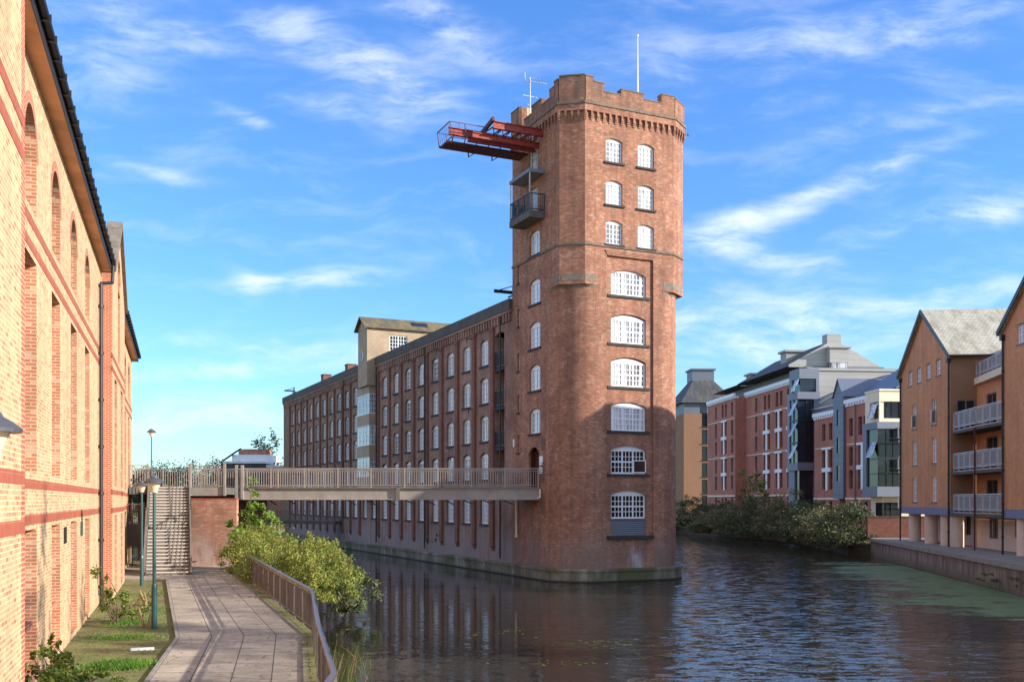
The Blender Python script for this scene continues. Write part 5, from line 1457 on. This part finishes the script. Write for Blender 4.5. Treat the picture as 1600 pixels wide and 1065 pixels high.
# second crossing under the bridge
DW = thing('dock_walkway', 'dark walkway with railings across the channel seen below the footbridge', 'walkway')
a = mill_w(-.3,48.5); b = mill_w(-9,60); c = mill_w(-17.5,62)
m = MB()
for p, q in ((a,b),(b,c)):
    m.bar((*p,2.55),(*q,2.55),1.6,.3)
m.build('deck', M['concdark'], DW)
for p, q in ((a,b),(b,c)):
    m = MB(); P_ = Vector(p); Q_ = Vector(q); n = round((Q_-P_).length/.16)
    for zz in (2.8,3.75): m.bar((*p,zz),(*q,zz),.06)
    for i in range(n+1): e = P_.lerp(Q_, i/n); m.bar((*e,2.7),(*e,3.75),.03)
    m.build('railing', M['tauped'], DW)
m = MB()
for p in (b, c): m.box(p[0]-1.0,p[0]+1.0,p[1]-.6,p[1]+.6,-1.5,2.4)
m.build('pier', M['pilaster'], DW)
RW = thing('river_wall', 'shaded brick river wall along the left bank under the footbridge', 'wall')
m = MB()
for (p, q) in (((-15.6,58),(-17.2,66)),((-17.2,66),(-46.7,130))):
    m.prism([p,q,(q[0]-.5,q[1]),(p[0]-.5,p[1])], -1.5, 2.6)
m.build('wall', M['pilaster'], RW)
# ------------------------------------------------------------------ vegetation
M['leaf_y'] = leaf('willow_leaf', [lin(128,148,60), lin(168,172,80), lin(104,128,52), lin(188,168,92), lin(78,102,44), lin(142,160,72)], trans=.35)
M['leaf_g'] = leaf('sapling_leaf', [lin(116,150,60), lin(150,178,80), lin(96,128,50), lin(166,178,88)], trans=.35)
M['leaf_d'] = leaf('dark_shrub_leaf', [lin(82,94,58), lin(102,110,70), lin(66,78,50), lin(122,116,84)], trans=.15)
M['leaf_o'] = leaf('olive_shrub_leaf', [lin(110,110,70), lin(128,122,80), lin(90,94,58), lin(140,130,98)], trans=.15)
M['leaf_gr'] = leaf('grey_tree_leaf', [lin(104,100,88), lin(128,120,106), lin(86,84,72), lin(146,136,122)], trans=.2)
M['leaf_w'] = leaf('weed_leaf', [lin(88,112,40), lin(126,140,58), lin(66,86,32), lin(160,160,70)], trans=.3)
M['grass'] = leaf('grass_blade', [lin(84,130,44), lin(112,156,56), lin(66,104,38), lin(134,150,66)], trans=.3)
M['dry'] = plain('dry_stem', lin(150,126,92), .9, var=.3, vs=4)

def leaves(mb, rng, c, rad, n, size, asp=2.6, droop=.3, shell=.55, clumps=None, sp=(.10,.26)):
    """n leaf-sized faces in an ellipsoid, gathered in clumps so that the outline is uneven"""
    c = Vector(c); K = clumps or max(6, n//70)
    cl = []
    for _ in range(K):
        while True:
            p = Vector((rng.uniform(-1,1), rng.uniform(-1,1), rng.uniform(-1,1)))
            if .05 < p.length <= 1: break
        r = p.length; p = p/r*(shell+(1-shell)*r**.6)*(rng.uniform(.78,1.06) if rng.random() < .8 else rng.uniform(1.0,1.28))
        cl.append((p, rng.uniform(*sp)))
    for i in range(n):
        p, s = cl[rng.randrange(K)]
        q = Vector((rng.gauss(p.x, s*.55), rng.gauss(p.y, s*.55), rng.gauss(p.z, s*.5)))
        q = Vector((c.x+q.x*rad[0], c.y+q.y*rad[1], c.z+q.z*rad[2]))
        if q.z < .03: continue
        a = rng.uniform(0, 2*pi); e = rng.gauss(-droop, .55)
        d = Vector((cos(a)*cos(e), sin(a)*cos(e), sin(e))); L = size*rng.uniform(.55,1.3)
        sd2 = Vector((rng.uniform(-1,1), rng.uniform(-1,1), rng.uniform(-1,1))).cross(d)
        if sd2.length < .01: continue
        sd2 = sd2.normalized()*L/asp/2
        mb.face([q-d*L*.5, q+sd2, q+d*L*.5, q-sd2], 0, [(0,0)]*4)
def stems(mb, rng, base, tips, r=.03, bend=.25):
    b = Vector(base)
    for t in tips:
        t = Vector(t); p = b+Vector((rng.uniform(-.2,.2), rng.uniform(-.2,.2), 0)); m = p.lerp(t, .5)+Vector((rng.uniform(-bend,bend), rng.uniform(-bend,bend), rng.uniform(0,bend)))
        mb.tube(p, m, r, r*.7, 6); mb.tube(m, t, r*.7, r*.25, 6)
def shrub(name, label, cat, base, blobs, n, size, lm, seed, group=None, asp=2.6, droop=.3, nst=9, shell=.5, rs=.03):
    rng = random.Random(seed)
    t = thing(name, label, cat, base, 0, group)
    mb = MB(); V = sum(r[0]*r[1]*r[2] for _, r in blobs)
    for c, r in blobs: leaves(mb, rng, c, r, int(n*(r[0]*r[1]*r[2])/V), size, asp, droop, shell)
    mb.v = [v if v[2]+base[2] > .02 else (v[0], v[1], .02-base[2]) for v in mb.v]
    mb.build('foliage', M[lm], t)
    mb = MB(); tips = []
    for k in range(nst):
        c, r = blobs[rng.randrange(len(blobs))]
        tips.append((c[0]+rng.uniform(-.7,.7)*r[0], c[1]+rng.uniform(-.7,.7)*r[1], c[2]+rng.uniform(-.2,.8)*r[2]))
    stems(mb, rng, (0,0,-.1), tips, rs); mb.build('stem', M['wood'], t)
    return t
def tree(name, label, base, h, blobs, n, size, lm, seed, group=None, r=.16, trans=None):
    rng = random.Random(seed); t = thing(name, label, 'tree', base, 0, group)
    mb = MB(); V = sum(q[0]*q[1]*q[2] for _, q in blobs)
    for c, q in blobs: leaves(mb, rng, c, q, int(n*(q[0]*q[1]*q[2])/V), size, 2.0, .1, .2, None, (.18,.42))
    mb.build('crown', M[lm], t)
    mb = MB(); mb.tube((0,0,-.2),(0.1,0,h*.35),r,r*.75,8); mb.tube((.1,0,h*.35),(0,.1,h*.7),r*.75,r*.3,8)
    for c, q in blobs:
        for k in range(5):
            e = (c[0]+rng.uniform(-.8,.8)*q[0], c[1]+rng.uniform(-.8,.8)*q[1], c[2]+rng.uniform(-.5,.95)*q[2])
            s = Vector((.05,0,h*rng.uniform(.2,.5))); m_ = s.lerp(Vector(e), .55)+Vector((0,0,.15*h*rng.random()))
            mb.tube(s, m_, r*.35, r*.22, 6); mb.tube(m_, e, r*.22, r*.05, 5)
    mb.build('trunk', M['wood'], t)
    return t
# willow shrubs between railing and river
GW = 'yellow-green shrubs on the left bank'
shrub('willow_shrub', 'largest yellow-green shrub overhanging the river beside the path railing', 'shrub', (-8.0,40.2,.95),
      [((.1,0,.95),(1.35,2.4,1.25)), ((.8,-1.2,.45),(1.2,1.7,1.1)), ((-.5,2.2,1.15),(1.35,2.0,1.15)), ((.6,-2.8,.0),(.7,1.0,.75)), ((-.2,.6,2.0),(.5,.9,.55)), ((.7,1.9,1.6),(.6,.8,.6))], 19000, .165, 'leaf_y', 11, None, 3.6, .5, 16)
shrub('willow_shrub', 'yellow-green shrub behind the largest one, midway along the railing', 'shrub', (-11.3,46.5,.95),
      [((0,0,1.1),(1.5,2.6,1.3)), ((1.2,.6,.8),(1.2,1.8,1.1)), ((-1.0,2.6,1.25),(1.3,1.8,1.3))], 15000, .165, 'leaf_y', 12, None, 3.6, .5, 12)
shrub('willow_shrub', 'reddish tinged shrub at the far end of the railing by the brick wall', 'shrub', (-14.0,52.2,.95),
      [((0,0,.95),(1.3,1.9,1.2)), ((1.4,-1.4,1.0),(1.2,1.6,1.1))], 8000, .16, 'leaf_y', 13, None, 3.4, .4, 8)
shrub('sapling', 'tall fresh green sapling reaching up in front of the footbridge beam', 'sapling', (-14.1,54.4,.95),
      [((0,0,1.7),(1.25,1.3,1.2)), ((.25,0,2.9),(.95,.95,.9)), ((.05,0,3.9),(.55,.55,.75)), ((-.05,0,4.7),(.28,.28,.55)), ((.6,-.2,1.2),(1.2,1.1,1.0))], 6500, .22, 'leaf_g', 14, None, 2.0, .2, 7, .4, .035)
shrub('water_shrub', 'drooping dark green shrub dipping into the river right of the yellow shrubs', 'shrub', (-6.9,40.9,.3),
      [((.3,0,.7),(1.0,2.0,.95)), ((.1,-1.6,.35),(.8,1.1,.7)), ((.2,1.8,.7),(.9,1.3,.8))], 5200, .2, 'leaf_d', 15, None, 3.6, .6, 8)
# reeds and bare twigs at the water's edge, nearest the camera
t = thing('reed_clump', 'sparse reeds and bare twigs at the water edge beyond the near railing', 'reeds', (-4.5,24.6,0))
mb = MB(); rng = random.Random(5); st = MB()
for k in range(46):
    b = Vector((rng.gauss(0,.45), rng.gauss(0,1.7), 0)); h = rng.uniform(.3,.85); a = rng.uniform(0,2*pi)
    tip = b+Vector((cos(a)*.25*h, sin(a)*.25*h, h)); w = Vector((sin(a), -cos(a), 0))*.012
    mid = b.lerp(tip,.55)+Vector((0,0,.08)); mb.face([b-w, b+w, mid+w, mid-w], 0, [(0,0)]*4); mb.face([mid-w, mid+w, tip], 0, [(0,0)]*3)
for k in range(16):
    b = Vector((rng.gauss(.1,.3), rng.gauss(0,1.4), 0)); h = rng.uniform(.6,1.3); a = rng.uniform(-.6,.6)
    tip = b+Vector((rng.uniform(.1,.9)*h*.5, rng.uniform(-.3,.3)*h, h)); st.tube(b, b.lerp(tip,.5)+Vector((0,0,.1)), .014, .01, 5); st.tube(b.lerp(tip,.5)+Vector((0,0,.1)), tip, .01, .004, 5)
    m_ = b.lerp(tip,.6); st.tube(m_, m_+Vector((rng.uniform(-.4,.4),rng.uniform(-.3,.3),.35)), .007, .003, 5)
mb.build('blades', M['leaf_w'], t); st.build('twigs', M['dry'], t)

# weeds and shrubs against the cream block
def at_wall(l, out): x, y = left_w(out, l); return (x, y, 1.0)
shrub('wall_shrub', 'light green shrub growing at the corner of the near brick block', 'shrub', at_wall(18.9,.5), [((0,0,.5),(.5,.9,.6)), ((.3,1.0,.25),(.55,.8,.4)), ((-.2,.3,.8),(.2,.3,.25))], 3400, .10, 'leaf_w', 21, None, 2.0, .1, 10, .4, .02)
shrub('wall_shrub', 'straggly climbing weed growing up the pier between the first arches', 'shrub', at_wall(22.6,.2), [((0,0,.5),(.14,.3,.45))], 260, .10, 'leaf_w', 22, None, 2.0, .3, 5, .3, .018)
shrub('wall_shrub', 'taller dark weedy shrub with bare stems growing in front of the downpipe', 'shrub', at_wall(32.2,.85), [((0,0,.6),(.5,.8,.6)), ((-.3,-.2,1.4),(.25,.4,.7)), ((.4,.9,.4),(.55,.9,.4))], 1500, .11, 'leaf_w', 23, None, 2.0, .1, 9, .3, .022)
shrub('wall_shrub', 'low brown twiggy shrub on the grass in front of the red brick buttress', 'shrub', at_wall(35.2,1.5), [((0,0,.35),(.6,.9,.38))], 420, .10, 'leaf_o', 24, None, 2.0, .1, 10, .3, .016)
for k, (X, Y, lab) in enumerate(((-10.95,29.9,'small cut tree stump with stubby shoots beside the nearer teal lamp'),(-13.2,36.2,'small dry stump lying on the grass halfway to the stairs'))):
    t = thing('stump', lab, 'stump', (X,Y,1.0)); mb = MB(); rng = random.Random(40+k)
    for i in range(5): a = rng.uniform(0,6.28); mb.tube((.05*cos(a),.05*sin(a),-.05),(.28*cos(a),.28*sin(a),rng.uniform(.3,.65)),.05,.03,7)
    mb.build('wood', M['dry'], t)
t = thing('timber_offcut', 'short pale board lying on the grass near the cream brick wall', 'board', (-9.4,25.4,1.0), .3); mb = MB(); mb.box(-.28,.28,-.05,.05,0,.06); mb.build('board', M['white'], t)
# grass blades in patches (nobody could count them)
mb = MB(); rng = random.Random(9)
def blade(x, y, h):
    a = rng.uniform(0,2*pi); w = Vector((cos(a),sin(a),0))*.014; b = Vector((x,y,.995)); tip = b+Vector((rng.gauss(0,.5)*h, rng.gauss(0,.5)*h, h))
    mb.face([b-w,b+w,tip],0,[(0,0)]*3)
for (cx, cy, rx, ry, n, h) in ((-9.0,22.9,.55,.5,2400,.12),(-9.9,21.9,.5,.3,500,.08),(-10.7,27.6,.8,.5,900,.07),(-12.0,31.0,.5,.6,700,.09),(-12.6,34.5,1.2,1.4,600,.07),(-14.5,40,1.3,2.2,700,.06),(-9.6,25.2,1.5,1.5,260,.05),(-11.2,29.2,1.2,1.8,400,.05)):
    for _ in range(n): blade(rng.gauss(cx,rx*.6), rng.gauss(cy,ry*.6), h*rng.uniform(.5,1.3))
o = stuff(mb.build('grass', M['grass'])); tag(o, 'short bright grass tufts growing on the mossy ground by the path', 'grass')

# shaded scrub on the right bank
GS = 'dark shrubs along the far right bank'
spec = [(30.4,90.4,2.9,4.3,'leaf_d','dark dense shrub against the low brick wall at the end of the quay'),
        (30.4,96.5,2.8,4.0,'leaf_o','olive shrub second from the low brick wall on the right bank'),
        (30.6,103,2.9,4.6,'leaf_d','dark shrub under the grey stair bay of the flats'),
        (30.2,110,3.2,5.2,'leaf_o','olive shrub below the glazed corner of the long flats'),
        (28.6,117,3.3,5.6,'leaf_d','big dark shrub in the middle of the right bank'),
        (27.4,124,3.2,5.0,'leaf_o','olive shrub below the long red brick flats'),
        (25.8,130,2.4,3.4,'leaf_o','small olive shrub left of the middle of the right bank'),
        (26.0,148,3.6,5.2,'leaf_d','dark green shrub just right of the mill tower'),
        (30.2,152,3.0,4.4,'leaf_d','dark shrub below the tan tower block')]
for k, (x, y, r, h, lm, lab) in enumerate(spec):
    rng = random.Random(60+k)
    bl = [((0,0,h*.40),(r,r,h*.44)), ((-r*.5,-r*.4,h*.25),(r*.8,r*.9,h*.32)), ((r*.4,r*.5,h*.55),(r*.7,r*.7,h*.38)), ((rng.uniform(-.4,.4)*r,-r*.7,h*.2),(r*.9,r*.7,h*.26))]
    shrub('bank_shrub', lab, 'shrub', (x,y,.6), bl, 11000, .24, lm, 70+k, GS, 2.2, .1, 16, .35, .05)
tree('young_tree', 'thin yellowish young tree standing in the shrubs before the flats', (28.5,119.5,.8), 7.5, [((0,0,6.0),(1.6,1.6,1.6)), ((.8,0,4.6),(1.5,1.4,1.2))], 900, .3, 'leaf_w', 91, None, .08)
# weeds on the quay wall
t = thing('quay_weed', 'weedy tuft hanging from the quay wall near the right edge', 'weed', (25.5,50.8,.4)); mb = MB(); rng = random.Random(77)
for c, r in (((.1,0,.2),(.3,1.5,.3)), ((.3,3.5,.25),(.3,1.2,.25)), ((-.1,-3,.3),(.3,1.6,.4))): leaves(mb, rng, c, r, 500, .14, 2.2, .4)
mb.build('foliage', M['leaf_o'], t)
# trees behind the footbridge
spec = [(-38.4,98,6.9,'leaf_gr','bare looking grey-green tree behind the bridge railing, leftmost by the brick block'),(-34.6,96,7.6,'leaf_d','dark bushy tree behind the upper street lamp'),(-31.2,99,7.9,'leaf_gr','tallest greyish tree just right of the upper street lamp'),(-28.0,97,7.5,'leaf_gr','greyish tree behind the landing railing, rightmost of the trees behind the bridge')]
for k, (x, y, h, lm, lab) in enumerate(spec):
    tree('far_tree', lab, (x,y,.9), h, [((0,0,h*.66),(2.4,2.0,h*.30)), ((-1.7,.3,h*.60),(1.9,1.5,h*.32)), ((1.6,-.2,h*.62),(1.8,1.5,h*.32))], 9000, .22, lm, 100+k, 'trees behind the footbridge', .15)
tree('mill_end_tree', 'dark tree peeping out past the far end of the mill', (-33.2,136,.9), 13.5, [((0,0,9.2),(1.9,2.0,3.6)), ((-.6,0,6.5),(1.8,1.8,2.6))], 2400, .4, 'leaf_d', 120)
# tall thin trees along the right quay, up-sun of the path: their branches dapple it
for k, (x, y, h) in enumerate(((25.2,17.5,16.6),(24.6,10.0,17.2),(26.5,24.5,15.2))):
    tree('quay_tree', ('tall thin-leaved tree on the quay south of the gabled houses','tallest thin-leaved tree on the quay, furthest from the gabled houses','thin-leaved tree on the quay standing nearest the gabled houses')[k], (x,y,1.55), h, [((0,0,h*.70),(2.2,2.4,h*.24)), ((.5,1.2,h*.86),(1.2,1.5,h*.13)), ((-.6,-1.4,h*.80),(1.3,1.4,h*.14))], 1700, .34, 'leaf_w', 140+k, 'trees on the quay', .16)
# creeper tufts on the mill base and tower
for (s, tt, z, n, lab) in ((-.3,7.9,1.4,420,'small dull creeper on the mill wall just above the plinth, nearest the tower'),(-.3,20.5,1.6,420,'small dull creeper on the mill wall further from the tower')):
    x, y = mill_w(s, tt); t = thing('creeper', lab, 'creeper', (x,y,z)); mb = MB(); rng = random.Random(int(n+tt*10)); leaves(mb, rng, (0,0,0), (.5,.9,.75), n, .13, 2, .2); mb.build('foliage', M['leaf_o'], t)
x, y = mill_w(8.95, 1.2); t = thing('tower_weed', 'little weed sprouting from the corner of the tower battlements', 'weed', (x,y,27.6)); mb = MB(); leaves(mb, random.Random(3), (0,0,0), (.35,.35,.5), 70, .12, 2, .2); mb.build('foliage', M['leaf_d'], t)
# fallen leaves on the path and the verge
mb = MB(); rng = random.Random(53)
for k in range(900):
    f = rng.random(); i = rng.choice((1,2,2,3,3,3)); a = Vector(LP[i]).lerp(Vector(LP[i+1]), f); b = Vector(RP[i]).lerp(Vector(RP[i+1]), f)
    e = rng.random()**3; e = 1-e if rng.random() < .75 else e*.8-.5*rng.random()
    p = a.lerp(b, min(e, 1.0)); L = rng.uniform(.02,.05); t_ = rng.uniform(0,6.28); z = pz+.006 if e > .02 else 1.012
    mb.face([(p.x-L*cos(t_),p.y-L*sin(t_),z),(p.x+L*.6*sin(t_),p.y-L*.6*cos(t_),z+.012),(p.x+L*cos(t_),p.y+L*sin(t_),z),(p.x-L*.6*sin(t_),p.y+L*.6*cos(t_),z+.008)],0,[(0,0)]*4)
o = stuff(mb.build('fallen_leaves', M['dry'])); tag(o, 'dry fallen leaves scattered over the path and along its edges', 'leaves')
# floating leaves
mb = MB(); rng = random.Random(31)
for (cx, cy, sx, sy, n) in ((-.4,36.5,1.6,1.2,26),(3.4,33.5,1.8,1.2,40),(4.2,31.2,1.2,.8,30),(-6.0,37.2,.25,.2,10),(1.5,29.5,2.4,.8,30)):
    for _ in range(n):
        x = rng.gauss(cx,sx*.5); y = rng.gauss(cy,sy*.5); a = rng.uniform(0,6.28); L = rng.uniform(.05,.13)
        mb.face([(x-L*cos(a),y-L*sin(a),.012),(x+L*.4*sin(a),y-L*.4*cos(a),.015),(x+L*cos(a),y+L*sin(a),.012),(x-L*.4*sin(a),y+L*.4*cos(a),.018)],0,[(0,0)]*4)
o = stuff(mb.build('floating_leaves', M['leaf_w'])); tag(o, 'scattered yellow-green leaves floating on the dark river', 'leaves')
# plants on the tower balcony
x, y = mill_w(-.8, 4.9); t = thing('potted_plant', 'green potted plant on the high tower balcony', 'plant', (x,y,22.26)); mb = MB(); mb.lathe((0,0,0),[(0,0),(.14,0),(.18,.3),(0,.3)],10); mb.build('pot', M['sill'], t); mb = MB(); leaves(mb, random.Random(4), (0,0,.65), (.32,.32,.4), 160, .16, 2, .1); mb.build('foliage', M['leaf_d'], t)
x, y = left_w(0,0)
ang = A_R; px_, py_ = 23.7+.8*cos(ang)-62.0*sin(ang), .8*sin(ang)+62.0*cos(ang)
t = thing('potted_palm', 'dark spiky potted plant on the lowest balcony between the gables', 'plant', (px_,py_,3.96)); mb = MB(); mb.lathe((0,0,0),[(0,0),(.2,0),(.25,.4),(0,.4)],10); mb.build('pot', M['sill'], t); mb = MB(); leaves(mb, random.Random(6), (0,0,1.25), (.75,.75,.55), 260, .42, 6, .3); mb.build('foliage', M['leaf_d'], t)
